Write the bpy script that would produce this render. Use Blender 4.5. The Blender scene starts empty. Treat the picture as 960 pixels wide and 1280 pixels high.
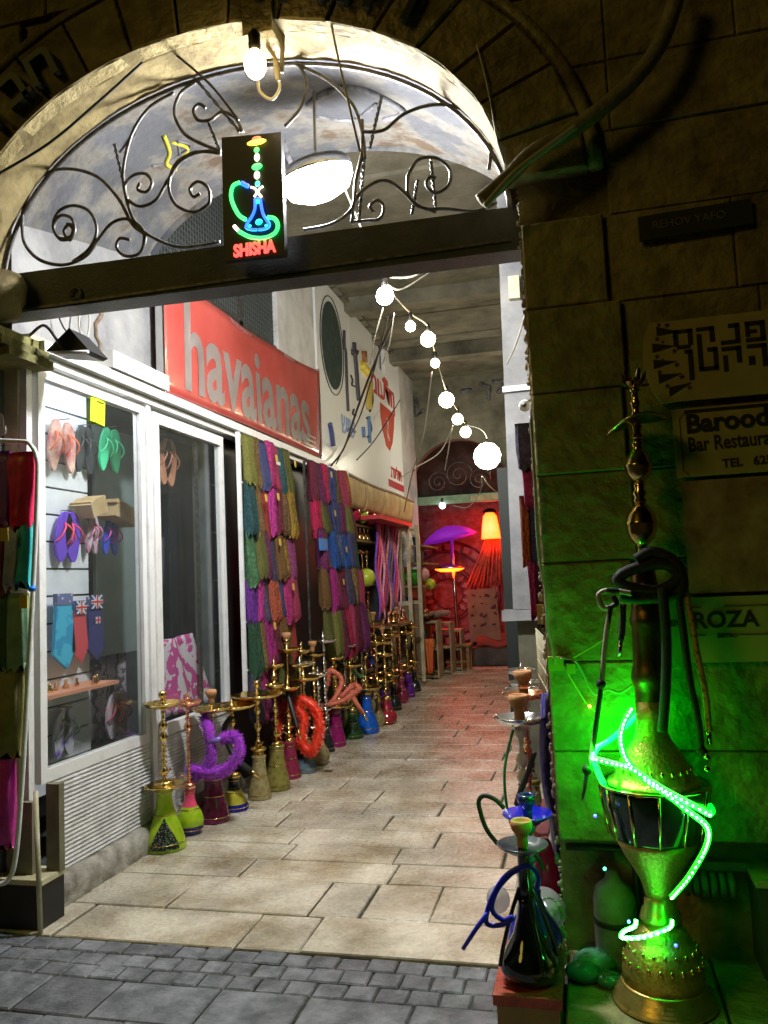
import bpy, math, random
from mathutils import Vector, Matrix, Euler
random.seed(7)
R = random.Random(11)
sc = bpy.context.scene
PI = math.pi
# ------------------------------------------------------------------ camera
CAM = Vector((0, 0, 1.5))
# world axes seen from the camera (from the photograph's two vanishing points)
def _axes():
    f = 1002.0
    y = Vector((730-480, -(715-640), -f)).normalized()
    x = -Vector((-3620-480, -(911-640), -f)).normalized()
    x = (x - x.dot(y)*y).normalized()
    return x, y, x.cross(y)
AX, AY, AZ = _axes()
ROT = Matrix((AX, AY, AZ))
cd = bpy.data.cameras.new('camera'); cam = bpy.data.objects.new('camera', cd)
sc.collection.objects.link(cam)
cam.matrix_world = Matrix.Translation(CAM) @ ROT.to_4x4()
cd.sensor_fit = 'VERTICAL'; cd.sensor_height = 36; cd.lens = 1002/1280*36
cd.clip_start = .05; cd.clip_end = 300
sc.camera = cam
def at(px, py, X=None, Y=None, Z=None):
    d = ROT @ Vector((px-480, -(py-640), -1002.0))
    t = (X-CAM.x)/d.x if X is not None else (Y-CAM.y)/d.y if Y is not None else (Z-CAM.z)/d.z
    return CAM + t*d
# ------------------------------------------------------------------ sky, sun (night), exposure
w = bpy.data.worlds.new('World'); sc.world = w; w.use_nodes = True
nt = w.node_tree; bg = nt.nodes['Background']
sky = nt.nodes.new('ShaderNodeTexSky'); sky.sky_type = 'NISHITA'; sky.sun_disc = False
sky.sun_elevation = math.radians(2); sky.sun_rotation = math.radians(200)
nt.links.new(sky.outputs[0], bg.inputs[0]); bg.inputs[1].default_value = 0.0006
sl = bpy.data.lights.new('street_glow', 'SUN'); sl.energy = .20; sl.angle = math.radians(14); sl.color = (1, .74, .13)
so = bpy.data.objects.new('street_glow', sl); sc.collection.objects.link(so)
so.rotation_euler = (math.radians(62), 0, math.radians(-38))
sc.view_settings.view_transform = 'Standard'; sc.view_settings.look = 'None'
sc.view_settings.exposure = 0; sc.view_settings.gamma = 1
sc.cycles.use_denoising = True
sc.cycles.max_bounces = 6; sc.cycles.transparent_max_bounces = 12
sc.cycles.caustics_reflective = False; sc.cycles.caustics_refractive = False
sc.cycles.sample_clamp_indirect = 6
# ------------------------------------------------------------------ materials
MATS = {}
def mat(name, c1, c2=None, rough=.5, metal=0., scale=6., bump=0., bscale=60., em=None, es=0., trans=0.,
        pat='noise', lo=.35, hi=.65, var=0., c3=None, coat=0., stretch=None, sheen=0., detail=6, dirt=0.):
    if name in MATS: return MATS[name]
    m = bpy.data.materials.new(name); m.use_nodes = True; MATS[name] = m
    t = m.node_tree; N = t.nodes; L = t.links; b = N['Principled BSDF']
    def c4(c): return (c[0], c[1], c[2], 1)
    b.inputs['Roughness'].default_value = rough; b.inputs['Metallic'].default_value = metal
    b.inputs['Base Color'].default_value = c4(c1)
    b.inputs['Coat Weight'].default_value = coat; b.inputs['Sheen Weight'].default_value = sheen
    if trans: b.inputs['Transmission Weight'].default_value = trans; b.inputs['IOR'].default_value = 1.25
    tc = N.new('ShaderNodeTexCoord'); src = tc.outputs['Object']
    if stretch:
        mp = N.new('ShaderNodeMapping'); mp.inputs['Scale'].default_value = stretch
        L.new(src, mp.inputs[0]); src = mp.outputs[0]
    col = None
    if c2:
        if pat == 'noise':
            tx = N.new('ShaderNodeTexNoise'); tx.inputs['Detail'].default_value = detail; o = tx.outputs['Fac']
            tx.inputs['Roughness'].default_value = .62
        elif pat == 'voronoi':
            tx = N.new('ShaderNodeTexVoronoi'); o = tx.outputs['Distance']
        elif pat == 'wave':
            tx = N.new('ShaderNodeTexWave'); tx.inputs['Distortion'].default_value = 9; tx.inputs['Detail'].default_value = 3
            tx.inputs['Detail Scale'].default_value = 1.5; o = tx.outputs['Fac']
        elif pat == 'stripe':
            tx = N.new('ShaderNodeTexWave'); tx.inputs['Distortion'].default_value = .6; o = tx.outputs['Fac']
        elif pat == 'check':
            tx = N.new('ShaderNodeTexChecker'); o = tx.outputs['Fac']
        tx.inputs['Scale'].default_value = scale
        L.new(src, tx.inputs['Vector'])
        cr = N.new('ShaderNodeValToRGB'); L.new(o, cr.inputs[0])
        e = cr.color_ramp.elements
        e[0].position = lo; e[0].color = c4(c1); e[1].position = hi; e[1].color = c4(c2)
        if c3:
            k = e.new((lo+hi)/2); k.color = c4(c3)
        col = cr.outputs[0]
    if dirt:
        ge = N.new('ShaderNodeNewGeometry'); dn = N.new('ShaderNodeTexNoise'); dn.inputs['Scale'].default_value = 1.6; dn.inputs['Detail'].default_value = 9; dn.inputs['Roughness'].default_value = .7
        L.new(ge.outputs['Position'], dn.inputs['Vector']); dr = N.new('ShaderNodeMapRange'); dr.inputs['From Min'].default_value = .38; dr.inputs['From Max'].default_value = .58
        dr.inputs['To Min'].default_value = 1-dirt; dr.inputs['To Max'].default_value = 1.0; L.new(dn.outputs['Fac'], dr.inputs['Value'])
        mm = N.new('ShaderNodeMix'); mm.data_type = 'RGBA'; mm.blend_type = 'MULTIPLY'; mm.inputs[0].default_value = 1
        L.new(col, mm.inputs[6]); L.new(dr.outputs[0], mm.inputs[7]); col = mm.outputs[2]
    if var:
        oi = N.new('ShaderNodeObjectInfo'); hs = N.new('ShaderNodeHueSaturation')
        mr = N.new('ShaderNodeMapRange'); mr.inputs['To Min'].default_value = 1-var; mr.inputs['To Max'].default_value = 1+var
        L.new(oi.outputs['Random'], mr.inputs['Value']); L.new(mr.outputs[0], hs.inputs['Value'])
        if col: L.new(col, hs.inputs['Color'])
        else: hs.inputs['Color'].default_value = c4(c1)
        col = hs.outputs[0]
    if col: L.new(col, b.inputs['Base Color'])
    if bump:
        n2 = N.new('ShaderNodeTexNoise'); n2.inputs['Scale'].default_value = bscale; n2.inputs['Detail'].default_value = 6
        L.new(src, n2.inputs['Vector'])
        bp = N.new('ShaderNodeBump'); bp.inputs['Strength'].default_value = bump; bp.inputs['Distance'].default_value = .02
        L.new(n2.outputs['Fac'], bp.inputs['Height']); L.new(bp.outputs[0], b.inputs['Normal'])
        mr = N.new('ShaderNodeMapRange'); mr.inputs['To Min'].default_value = max(.02, rough-.15); mr.inputs['To Max'].default_value = min(1, rough+.15)
        L.new(n2.outputs['Fac'], mr.inputs['Value']); L.new(mr.outputs[0], b.inputs['Roughness'])
    if em:
        b.inputs['Emission Color'].default_value = c4(em); b.inputs['Emission Strength'].default_value = es
    return m
def glass_mat(name, tint, gloss=.12, rough=.02, op=0.0, opc=(.1, .1, .1)):
    if name in MATS: return MATS[name]
    m = bpy.data.materials.new(name); m.use_nodes = True; MATS[name] = m
    t = m.node_tree; N = t.nodes; L = t.links; N.remove(N['Principled BSDF']); out = N['Material Output']
    tr = N.new('ShaderNodeBsdfTransparent'); tr.inputs[0].default_value = (*tint, 1)
    gl = N.new('ShaderNodeBsdfGlossy'); gl.inputs['Roughness'].default_value = rough
    fr = N.new('ShaderNodeLayerWeight'); fr.inputs[0].default_value = .5
    pw = N.new('ShaderNodeMath'); pw.operation = 'POWER'; pw.inputs[1].default_value = 4.5; L.new(fr.outputs['Facing'], pw.inputs[0])
    ad = N.new('ShaderNodeMath'); ad.operation = 'MULTIPLY_ADD'; ad.inputs[1].default_value = .7; ad.inputs[2].default_value = gloss*.4; L.new(pw.outputs[0], ad.inputs[0])
    mx = N.new('ShaderNodeMixShader'); L.new(ad.outputs[0], mx.inputs[0]); L.new(tr.outputs[0], mx.inputs[1]); L.new(gl.outputs[0], mx.inputs[2])
    last = mx
    if op:
        df = N.new('ShaderNodeBsdfDiffuse'); df.inputs[0].default_value = (*opc, 1)
        m2 = N.new('ShaderNodeMixShader'); m2.inputs[0].default_value = op
        L.new(mx.outputs[0], m2.inputs[1]); L.new(df.outputs[0], m2.inputs[2]); last = m2
    L.new(last.outputs[0], out.inputs[0]); return m
def lamp_mat(name, c, s): return mat(name, (.9, .9, .9), em=c, es=s, rough=.3)
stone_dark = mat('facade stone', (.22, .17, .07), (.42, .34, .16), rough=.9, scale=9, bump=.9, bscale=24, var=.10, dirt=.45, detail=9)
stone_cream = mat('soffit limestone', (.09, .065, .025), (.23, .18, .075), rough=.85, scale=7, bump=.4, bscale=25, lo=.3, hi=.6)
slab_m = mat('pale limestone slab', (.36, .29, .18), (.68, .62, .49), rough=.28, scale=2.4, bump=.3, bscale=38, var=.11, lo=.34, hi=.58, dirt=.36, detail=9)
paver_m = mat('grey basalt paver', (.09, .10, .11), (.25, .26, .28), rough=.5, scale=12, bump=.35, bscale=60, var=.2, dirt=.4)
mortar = mat('dirty mortar', (.02, .018, .014), (.09, .075, .055), rough=.95, scale=20, bump=.4)
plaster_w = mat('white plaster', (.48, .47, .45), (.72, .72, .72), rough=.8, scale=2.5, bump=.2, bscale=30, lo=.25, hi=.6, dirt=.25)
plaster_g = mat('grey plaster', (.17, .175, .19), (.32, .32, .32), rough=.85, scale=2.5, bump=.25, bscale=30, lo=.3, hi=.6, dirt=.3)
plaster_v = mat('grey vault plaster', (.10, .07, .045), (.105, .11, .125), rough=.85, scale=2.4, bump=.5, bscale=20, lo=.36, hi=.52, c3=(.20, .19, .17), detail=9, dirt=.4)
concrete = mat('grimy ceiling concrete', (.05, .05, .035), (.24, .23, .17), rough=.9, scale=2.2, bump=.4, bscale=25, lo=.25, hi=.65)
darkwall = mat('dark alley wall', (.05, .045, .04), (.13, .12, .10), rough=.9, scale=3, bump=.3)
beam_m = mat('dark painted beam', (.022, .024, .026), (.05, .05, .052), rough=.5, scale=8, bump=.2, bscale=80)
iron = mat('wrought iron', (.05, .048, .045), (.14, .13, .12), rough=.45, metal=.6, scale=30)
white_p = mat('white painted aluminium', (.55, .55, .54), (.78, .78, .78), rough=.4, scale=7, bump=.1, lo=.2, hi=.5)
cream_p = mat('cream painted metal', (.42, .38, .22), (.66, .62, .42), rough=.5, scale=6, bump=.15)
slatm = mat('white ribbed shutter', (.50, .50, .50), (.74, .74, .75), rough=.55, scale=10, bump=.15)
curb_m = mat('rough cement curb', (.16, .14, .11), (.42, .40, .35), rough=.95, scale=8, bump=.9, bscale=18)
brass_w = mat('warm turned brass', (.58, .36, .09), (.74, .50, .16), rough=.32, metal=.8, scale=16, bump=.05)
black_m = mat('black plastic', (.012, .012, .013), rough=.45)
black_s = mat('black gloss', (.008, .008, .01), rough=.12, coat=.5)
brass = mat('polished brass', (.62, .42, .12), (.86, .66, .26), rough=.16, metal=1, scale=20, bump=.05)
brass_o = mat('engraved old brass', (.42, .24, .05), (.62, .40, .11), rough=.34, metal=.75, scale=70, bump=.3, bscale=95, pat='voronoi', lo=.0, hi=.5)
copper = mat('copper stem', (.75, .33, .18), (.9, .5, .3), rough=.2, metal=1, scale=20)
silver = mat('silver metal', (.72, .72, .72), rough=.14, metal=1)
clay = mat('terracotta clay', (.42, .19, .07), (.62, .33, .15), rough=.8, scale=20)
wood = mat('old brown wood', (.16, .09, .035), (.38, .24, .10), rough=.7, scale=4, bump=.2, stretch=(1, 1, 8))
wood_p = mat('pale crate wood', (.28, .22, .12), (.48, .40, .25), rough=.75, scale=6, bump=.2)
cardb = mat('brown cardboard', (.36, .24, .11), (.50, .36, .19), rough=.8, scale=8)
wire_b = mat('black cable', (.015, .014, .012), rough=.5)
wire_w = mat('white cable', (.42, .40, .33), rough=.5)
wire_o = mat('olive conduit', (.16, .13, .07), (.30, .26, .17), rough=.6, scale=12, bump=.3)
# ------------------------------------------------------------------ mesh building
class MB:
    def __init__(s): s.v = []; s.f = []; s.m = []; s.sm = []
    def add(s, vs, fs, mi=0, smooth=False):
        o = len(s.v); s.v += [tuple(v) for v in vs]
        for f in fs: s.f.append([i+o for i in f]); s.m.append(mi); s.sm.append(smooth)
        return s
    def box(s, a, b, mi=0, mtx=None):
        (x0, y0, z0), (x1, y1, z1) = a, b
        x0, x1 = min(x0, x1), max(x0, x1); y0, y1 = min(y0, y1), max(y0, y1); z0, z1 = min(z0, z1), max(z0, z1)
        vs = [Vector(p) for p in ((x0,y0,z0),(x1,y0,z0),(x1,y1,z0),(x0,y1,z0),(x0,y0,z1),(x1,y0,z1),(x1,y1,z1),(x0,y1,z1))]
        if mtx: vs = [mtx @ v for v in vs]
        return s.add(vs, [(3,2,1,0),(4,5,6,7),(0,1,5,4),(1,2,6,5),(2,3,7,6),(3,0,4,7)], mi)
    def pillow(s, c8, axis_face, ch):   # box with one bevelled face; c8 = 4 back corners + 4 front corners
        bk, fr = c8[:4], c8[4:]
        cen = sum(fr, Vector())/4; n = (cen - sum(bk, Vector())/4).normalized()
        mid = [p - n*ch for p in fr]; ins = [p + (cen-p).normalized()*ch*1.4 for p in fr]
        vs = bk + mid + ins
        fs = [(0,1,2,3)] + [(i, 4+i, 4+(i+1) % 4, (i+1) % 4) for i in range(4)] + [(4+i, 8+i, 8+(i+1) % 4, 4+(i+1) % 4) for i in range(4)] + [(11,10,9,8)]
        return s.add(vs, fs, 0)
    def tube(s, pts, r, n=8, mi=0, closed=False, rr=None):
        pts = [Vector(p) for p in pts]; k = len(pts)
        if k < 2: return s
        up = None; rings = []
        for i, p in enumerate(pts):
            a = pts[i-1] if (i or closed) else p; b = pts[(i+1) % k] if (i < k-1 or closed) else p
            t = (b-a)
            if t.length < 1e-9: t = Vector((0, 0, 1))
            t.normalize()
            if up is None:
                up = Vector((0, 0, 1)) if abs(t.z) < .9 else Vector((1, 0, 0))
            up = (up - up.dot(t)*t)
            if up.length < 1e-5: up = t.orthogonal()
            up.normalize(); sd = t.cross(up)
            ri = rr(i/(k-1)) * r if rr else r
            rings.append([p + (math.cos(2*PI*j/n)*up + math.sin(2*PI*j/n)*sd)*ri for j in range(n)])
        vs = [v for rg in rings for v in rg]; fs = []
        for i in range(k if closed else k-1):
            i2 = (i+1) % k
            for j in range(n): fs.append((i*n+j, i2*n+j, i2*n+(j+1) % n, i*n+(j+1) % n))
        if not closed: fs += [tuple(range(n)), tuple(reversed(range((k-1)*n, k*n)))]
        return s.add(vs, fs, mi, True)
    def lathe(s, prof, c=(0, 0, 0), n=20, mi=0, mtx=None, flute=0, fl_n=8):
        c = Vector(c); vs = []; fs = []
        for (r, z) in prof:
            for j in range(n):
                a = 2*PI*j/n; q = r*(1+flute*math.cos(a*fl_n))
                v = Vector((q*math.cos(a), q*math.sin(a), z))
                vs.append((mtx @ v if mtx else v) + c)
        for i in range(len(prof)-1):
            for j in range(n): fs.append((i*n+j, i*n+(j+1) % n, (i+1)*n+(j+1) % n, (i+1)*n+j))
        if prof[0][0] > 1e-4: fs.append(tuple(reversed(range(n))))
        if prof[-1][0] > 1e-4: fs.append(tuple(range((len(prof)-1)*n, len(prof)*n)))
        return s.add(vs, fs, mi, True)
    def ball(s, c, r, n=12, mi=0, sc_=(1, 1, 1)):
        h = n//2+1
        pr = [(max(1e-5, math.sin(PI*i/h))*r, -math.cos(PI*i/h)*r) for i in range(h+1)]
        return s.lathe(pr, c, n, mi, Matrix.Diagonal(Vector(sc_)))
    def prism(s, pts, d, mi=0):   # flat polygon pts (Vectors) extruded by vector d
        pts = [Vector(p) for p in pts]; d = Vector(d); n = len(pts)
        return s.add(pts + [p+d for p in pts], [tuple(reversed(range(n))), tuple(range(n, 2*n))] + [(i, (i+1) % n, n+(i+1) % n, n+i) for i in range(n)], mi)
    def grid(s, fn, nu, nv, mi=0, smooth=True):
        vs = [fn(i/nu, j/nv) for j in range(nv+1) for i in range(nu+1)]
        fs = [(j*(nu+1)+i, j*(nu+1)+i+1, (j+1)*(nu+1)+i+1, (j+1)*(nu+1)+i) for j in range(nv) for i in range(nu)]
        return s.add(vs, fs, mi, smooth)
    def build(s, name, ms, parent=None, label=None, cat=None, group=None, kind=None, thick=0, origin=None):
        me = bpy.data.meshes.new(name)
        if parent is not None: off = world_off(parent)
        elif origin is not None: off = Vector(origin)
        else:
            xs = [v[0] for v in s.v]; ys = [v[1] for v in s.v]; zs = [v[2] for v in s.v]
            off = Vector(((min(xs)+max(xs))/2, (min(ys)+max(ys))/2, min(zs)))
        me.from_pydata([(v[0]-off.x, v[1]-off.y, v[2]-off.z) for v in s.v], [], s.f)
        if not isinstance(ms, (list, tuple)): ms = [ms]
        for m in ms: me.materials.append(m)
        me.polygons.foreach_set('material_index', s.m); me.polygons.foreach_set('use_smooth', s.sm); me.update()
        o = bpy.data.objects.new(name, me); sc.collection.objects.link(o)
        if parent is not None: o.parent = parent
        else: o.location = off
        tag(o, label, cat, group, kind)
        if thick:
            md = o.modifiers.new('thickness', 'SOLIDIFY'); md.thickness = thick
        return o
def world_off(o):
    v = Vector(o.location) if o.parent is None else Vector((0, 0, 0)) + Vector(o.location)
    p = o.parent
    while p is not None: v += Vector(p.location); p = p.parent
    return v
def tag(o, label=None, cat=None, group=None, kind=None):
    if label: o['label'] = label
    if cat: o['category'] = cat
    if group: o['group'] = group
    if kind: o['kind'] = kind
    return o
def thing(name, label, cat, loc, group=None):
    o = bpy.data.objects.new(name, None); sc.collection.objects.link(o); o.location = Vector(loc); o.empty_display_size = .1
    return tag(o, label, cat, group)
def copy_tree(o, parent=None):
    c = o.copy(); sc.collection.objects.link(c); c.parent = parent
    for ch in list(o.children): copy_tree(ch, c)
    return c
def spline(pts, n=6, closed=False):
    P = [Vector(p) for p in pts]; out = []; k = len(P)
    if k < 3: return P
    g = (lambda i: P[i % k]) if closed else (lambda i: P[max(0, min(k-1, i))])
    for i in range(k if closed else k-1):
        p0, p1, p2, p3 = g(i-1), g(i), g(i+1), g(i+2)
        for j in range(n):
            t = j/n
            out.append(.5*((2*p1)+(-p0+p2)*t+(2*p0-5*p1+4*p2-p3)*t*t+(-p0+3*p1-3*p2+p3)*t**3))
    if not closed: out.append(P[-1])
    return out
def text(body, size, m, parent, name='lettering', mtx=None, extrude=.002, offset=0., cond=1., align='CENTER', **kw):
    cu = bpy.data.curves.new(name, 'FONT'); cu.body = body; cu.size = size; cu.extrude = extrude; cu.offset = offset
    cu.align_x = align; cu.align_y = 'CENTER'; cu.resolution_u = 3
    o = bpy.data.objects.new(name, cu); sc.collection.objects.link(o)
    bpy.context.view_layer.update()
    me = bpy.data.meshes.new_from_object(o.evaluated_get(bpy.context.evaluated_depsgraph_get()))
    bpy.data.objects.remove(o); bpy.data.curves.remove(cu)
    me.transform(Matrix.Diagonal((cond, 1, 1, 1)))
    if mtx is not None: me.transform(Matrix.Translation(-(world_off(parent) if parent else Vector((0, 0, 0)))) @ mtx)
    me.materials.clear(); me.materials.append(m)
    q = bpy.data.objects.new(name, me); sc.collection.objects.link(q)
    if parent: q.parent = parent
    tag(q, **kw); return q
def frame_left(X, Y, Z, tilt=0):   # text frame lying on the left wall, reading along +Y, facing +X
    return Matrix.Translation((X, Y, Z)) @ Matrix(((0, 0, 1), (1, 0, 0), (0, 1, 0))).to_4x4() @ Matrix.Rotation(tilt, 4, 'Z')
def frame_front(X, Y, Z, tilt=0):  # facing -Y
    return Matrix.Translation((X, Y, Z)) @ Matrix.Rotation(PI/2, 4, 'X') @ Matrix.Rotation(tilt, 4, 'Z')
def ell(c, a, b, t): return c[0]+a*math.cos(t), c[1]+b*math.sin(t)
EC = (-1.43, 3.0); EA, EB = 1.24, .885
# ================================================================== GROUND
g = MB(); g.box((-9, -6, -.5), (9, 30, -.035)); ground = g.build('ground', mortar, kind='structure')
floor = MB().box((-3.3, 3.235, -.03), (.3, 15.6, -.012)).build('alley_floor', mortar, kind='structure')
def slab(x0, x1, y0, y1, z, m, parent, name, skew=0, j=.006, ch=.006, dz=.003):
    zt = z + R.uniform(-dz, dz); q = lambda: R.uniform(-j, j)
    top = [Vector((x0+q()+skew*y0, y0+q(), zt)), Vector((x1+q()+skew*y0, y0+q(), zt)), Vector((x1+q()+skew*y1, y1+q(), zt)), Vector((x0+q()+skew*y1, y1+q(), zt))]
    bot = [Vector((p.x, p.y, z-.04)) for p in top]
    mb = MB(); mb.pillow([bot[0], bot[1], bot[2], bot[3]] + top, 2, ch); return mb.build(name, m, parent)
rows = [3.23, 3.58, 3.99, 4.27, 4.53, 4.83, 5.14, 5.43, 5.74, 6.05]
while rows[-1] < 13.4: rows.append(rows[-1] + R.choice((.28, .31, .34)))
joints = {0: [-2.75, -2.4, -1.53, -1.24, -.13], 1: [-2.8, -2.04, -1.32, -1.08, -.76, -.2], 2: [-2.8, -1.86, -1.05, -.13]}
nsl = 0
for i in range(len(rows)-1):
    y0, y1 = rows[i]+.005, rows[i+1]-.005
    if i in joints: js = joints[i]
    else:
        js = [-2.9 + R.uniform(0, .5)]
        while js[-1] < -.35: js.append(js[-1] + R.uniform(.5, .95))
    if i not in joints: js = [-2.95] + js
    for a, b in zip(js[:-1], js[1:]):
        if b - a < .12: continue
        slab(a+.005, b-.005, y0, y1, 0, slab_m, floor, 'paving_slab')
pave = MB().box((-4, .2, -.03), (3, 3.23, -.014)).build('pavement', mortar, kind='structure')
y = 3.226
for r in range(3):
    x = -3.4 + r*.05
    while x < -.25:
        wd = R.uniform(.110, .124); slab(x+.003, x+wd-.003, y-.102, y-.003, -.004, paver_m, pave, 'paver', j=.002, dz=.004); x += wd
    y -= .105
for r in range(4):
    x = -3.2 + r*.17
    while x < .2:
        wd = R.uniform(.28, .42); slab(x+.004, x+wd-.004, y-.26, y-.004, -.004, paver_m, pave, 'paver', j=.004, dz=.003); x += wd
    y -= .265
# ================================================================== FACADE
fac = thing('stone_facade', 'dark stone street front with round archway over the market alley', 'facade', (-1.4, 3.1, 0))
FY = 3.03
N_ = 40
inner = [ell(EC, EA, EB, PI*i/N_) for i in range(N_+1)]
def outer_pt(t, W=4.2, H=5.6):
    c, s = math.cos(t), math.sin(t); k = min(W/abs(c) if abs(c) > 1e-6 else 1e9, (H-3.0)/s if s > 1e-6 else 1e9)
    return EC[0]+c*k, EC[1]+s*k
mb = MB(); vs = []
for i in range(N_+1):
    t = PI*i/N_; a = inner[i]; b = outer_pt(t); vs += [(a[0], FY+.03, a[1]), (b[0], FY+.03, b[1])]
mb.add(vs, [(2*i, 2*i+1, 2*i+3, 2*i+2) for i in range(N_)])
mb.box((-.155, FY+.03, .55), (2.9, 3.30, 3.0)); mb.box((-.155, 3.2, -.02), (2.9, 3.30, .55)); mb.box((-5.6, FY+.03, 0), (-2.72, 3.2, 3.0))
mb.build('wall_core', stone_dark, fac)
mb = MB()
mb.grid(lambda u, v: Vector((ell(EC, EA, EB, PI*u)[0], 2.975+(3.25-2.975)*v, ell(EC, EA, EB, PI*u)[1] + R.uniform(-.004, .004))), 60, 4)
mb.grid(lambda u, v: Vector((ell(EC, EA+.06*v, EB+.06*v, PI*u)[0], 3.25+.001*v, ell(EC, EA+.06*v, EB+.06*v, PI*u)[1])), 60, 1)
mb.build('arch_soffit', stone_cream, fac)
nv = 17
for i in range(nv):       # voussoirs of the archivolt
    t0, t1 = PI*i/nv+.004, PI*(i+1)/nv-.004; fr = []
    yy = 2.975 + R.uniform(-.006, .004)
    for (t, k) in ((t0, 0), (t0, .30), (t1, .30), (t1, 0)):
        x, z = ell(EC, EA+k, EB+k, t); fr.append(Vector((x, yy, z)))
    bk = [Vector((p.x, FY+.02, p.z)) for p in fr]
    MB().pillow(bk+fr, 1, .008).build('voussoir', stone_dark, fac)
mb = MB()      # thin outer moulding
mb.tube([Vector((ell(EC, EA+.33, EB+.33, PI*i/40)[0], 3.0, ell(EC, EA+.33, EB+.33, PI*i/40)[1])) for i in range(41)], .028, 6); mb.build('hood_mould', stone_dark, fac)
z = .55
while z < 5.4:
    hh = R.uniform(.27, .36); x = -.15
    first = True
    while x < 2.4:
        wd = R.uniform(.3, .36) if first else R.uniform(.38, .7); x1 = x+wd
        if all(((px-EC[0])/(EA+.04))**2 + (max(0, pz-EC[1])/(EB+.04))**2 > 1 for px in (x, x1) for pz in (z, z+hh)) or z+hh <= 3.0:
            yy = FY + R.uniform(-.007, .005) - (.028 if first and z < 3 else 0)
            fr = [Vector((x+.0015, yy, z+.0015)), Vector((x+.0015, yy, z+hh-.0015)), Vector((x1-.0015, yy, z+hh-.0015)), Vector((x1-.0015, yy, z+.0015))]
            MB().pillow([Vector((p.x, FY+.04, p.z)) for p in fr] + fr, 1, .006).build('stone_block', stone_dark, fac)
        x = x1; first = False
    z += hh
z = 3.2
while z < 5.4:
    hh = .32; x = -1.2
    while x > -4.0:
        wd = R.uniform(.4, .6); x0 = x-wd
        if all(((px-EC[0])/(EA+.2))**2 + (max(0, pz-EC[1])/(EB+.2))**2 > 1 for px in (x, x0) for pz in (z, z+hh)):
            yy = FY + R.uniform(-.012, .008)
            fr = [Vector((x0+.005, yy, z+.005)), Vector((x0+.005, yy, z+hh-.005)), Vector((x-.005, yy, z+hh-.005)), Vector((x-.005, yy, z+.005))]
            MB().pillow([Vector((p.x, FY+.04, p.z)) for p in fr] + fr, 1, .006).build('stone_block', stone_dark, fac)
        x = x0
    z += hh
# broken plaster edge of the pier
mb = MB(); zz = .1
while zz < 3.0:
    p = Vector((-.155+R.uniform(-.010, .006), 3.06+R.uniform(-.02, .1), zz)); mb.ball(p, R.uniform(.003, .008), 5, 0, (1.4, 1, R.uniform(.8, 3))); zz += R.uniform(.006, .022)
mb.build('broken_plaster_edge', mat('pale crumbling plaster', (.25, .21, .14), (.5, .46, .36), rough=.95, scale=40), fac, kind='stuff')
# stone ledge the giant pipe stands on
mb = MB(); led = thing('stone_ledge', 'low stone ledge at the foot of the facade under the giant brass pipe', 'ledge', (.6, 2.8, 0))
x = -.15
for wd in (.5, .62, .55, .6):
    fr = [Vector((x+.004, 2.36, .10)), Vector((x+wd-.004, 2.36, .10)), Vector((x+wd-.004, 3.19, .10)), Vector((x+.004, 3.19, .10))]
    MB().pillow([Vector((p.x, p.y, -.02)) for p in fr] + fr, 2, .01).build('stone_block', stone_dark, led); x += wd
# ---- signs on the facade
def plate(name, label, cat, x0, x1, z0, z1, yf, m, th=.012, skew=0., pts=None):
    t = thing(name, label, cat, ((x0+x1)/2, yf+th, z0))
    P = pts or [(x0, z0), (x1, z0+skew), (x1, z1+skew), (x0, z1)]
    MB().prism([Vector((a, yf+th, b)) for a, b in P], (0, -th, 0)).build('board', m, t); return t
SY = 2.99
ivory = mat('yellowed ivory sign', (.42, .34, .14), (.56, .46, .22), rough=.55, scale=6)
ink = mat('black sign ink', (.03, .022, .012), rough=.6)
pts = [(.335, 2.14), (.30, 2.20), (.275, 2.30), (.285, 2.40), (.31, 2.46), (1.15, 2.46), (1.15, 2.14)]
t = plate('restaurant_sign', 'ivory Hebrew sign with stars and spikes, topmost of the facade signs', 'sign', .27, 1.15, 2.14, 2.46, SY, ivory, pts=pts)
hb = [('P', [(0, 0), (0, 1), (1, 1), (1, .4), (.75, .08), (.5, 0)])]
def bars(lst, m, parent, y, name, x0, z0, s, th=.003):
    b = MB()
    for (a, c, d, e) in lst: b.box((x0+a*s, y-th, z0+c*s), (x0+d*s, y, z0+e*s))
    return b.build(name, m, parent)
# blocky Hebrew letters, laid out from the photograph (unit = 1 cm)
bars([(0,9.2,7,10.6),(0,4.2,1.7,10.6),(5.3,4.2,7,10.6),(1,3,6,4.4)], ink, t, SY, 'hebrew_letter', .395, 2.315, .010)
bars([(8.5,9.2,15,10.6),(13.2,4.6,15,10.6)], ink, t, SY, 'hebrew_letter', .395, 2.315, .010)
bars([(17,2.9,24,4.4),(22.3,4,24,10.8),(20,9.2,24,10.8)], ink, t, SY, 'hebrew_letter', .395, 2.315, .010)
bars([(26,9.2,33,10.8),(26,5,27.5,10.8),(26,2.9,33,4.4),(31.2,2.9,33,10.8),(27,6.3,30,7.6)], ink, t, SY, 'hebrew_letter', .395, 2.315, .010)
bars([(3.6,1,6.2,2.4),(4.8,-9.5,6.6,2.4)], ink, t, SY, 'hebrew_letter', .395, 2.315, .010)
bars([(8.5,-6,10.2,8),(8.5,-6.6,15.6,-5),(14,-6,15.6,2.4),(12,.8,15.6,2.4)], ink, t, SY, 'hebrew_letter', .395, 2.315, .010)
bars([(17,.4,24,1.9),(22.3,-4.6,24,1.9),(17.4,-7.6,19,-1.4)], ink, t, SY, 'hebrew_letter', .395, 2.315, .010)
bars([(26,.4,33,1.9),(31.2,-7,33,1.9),(26.4,-6,28.6,-2.6)], ink, t, SY, 'hebrew_letter', .395, 2.315, .010)
mb = MB()
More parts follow.
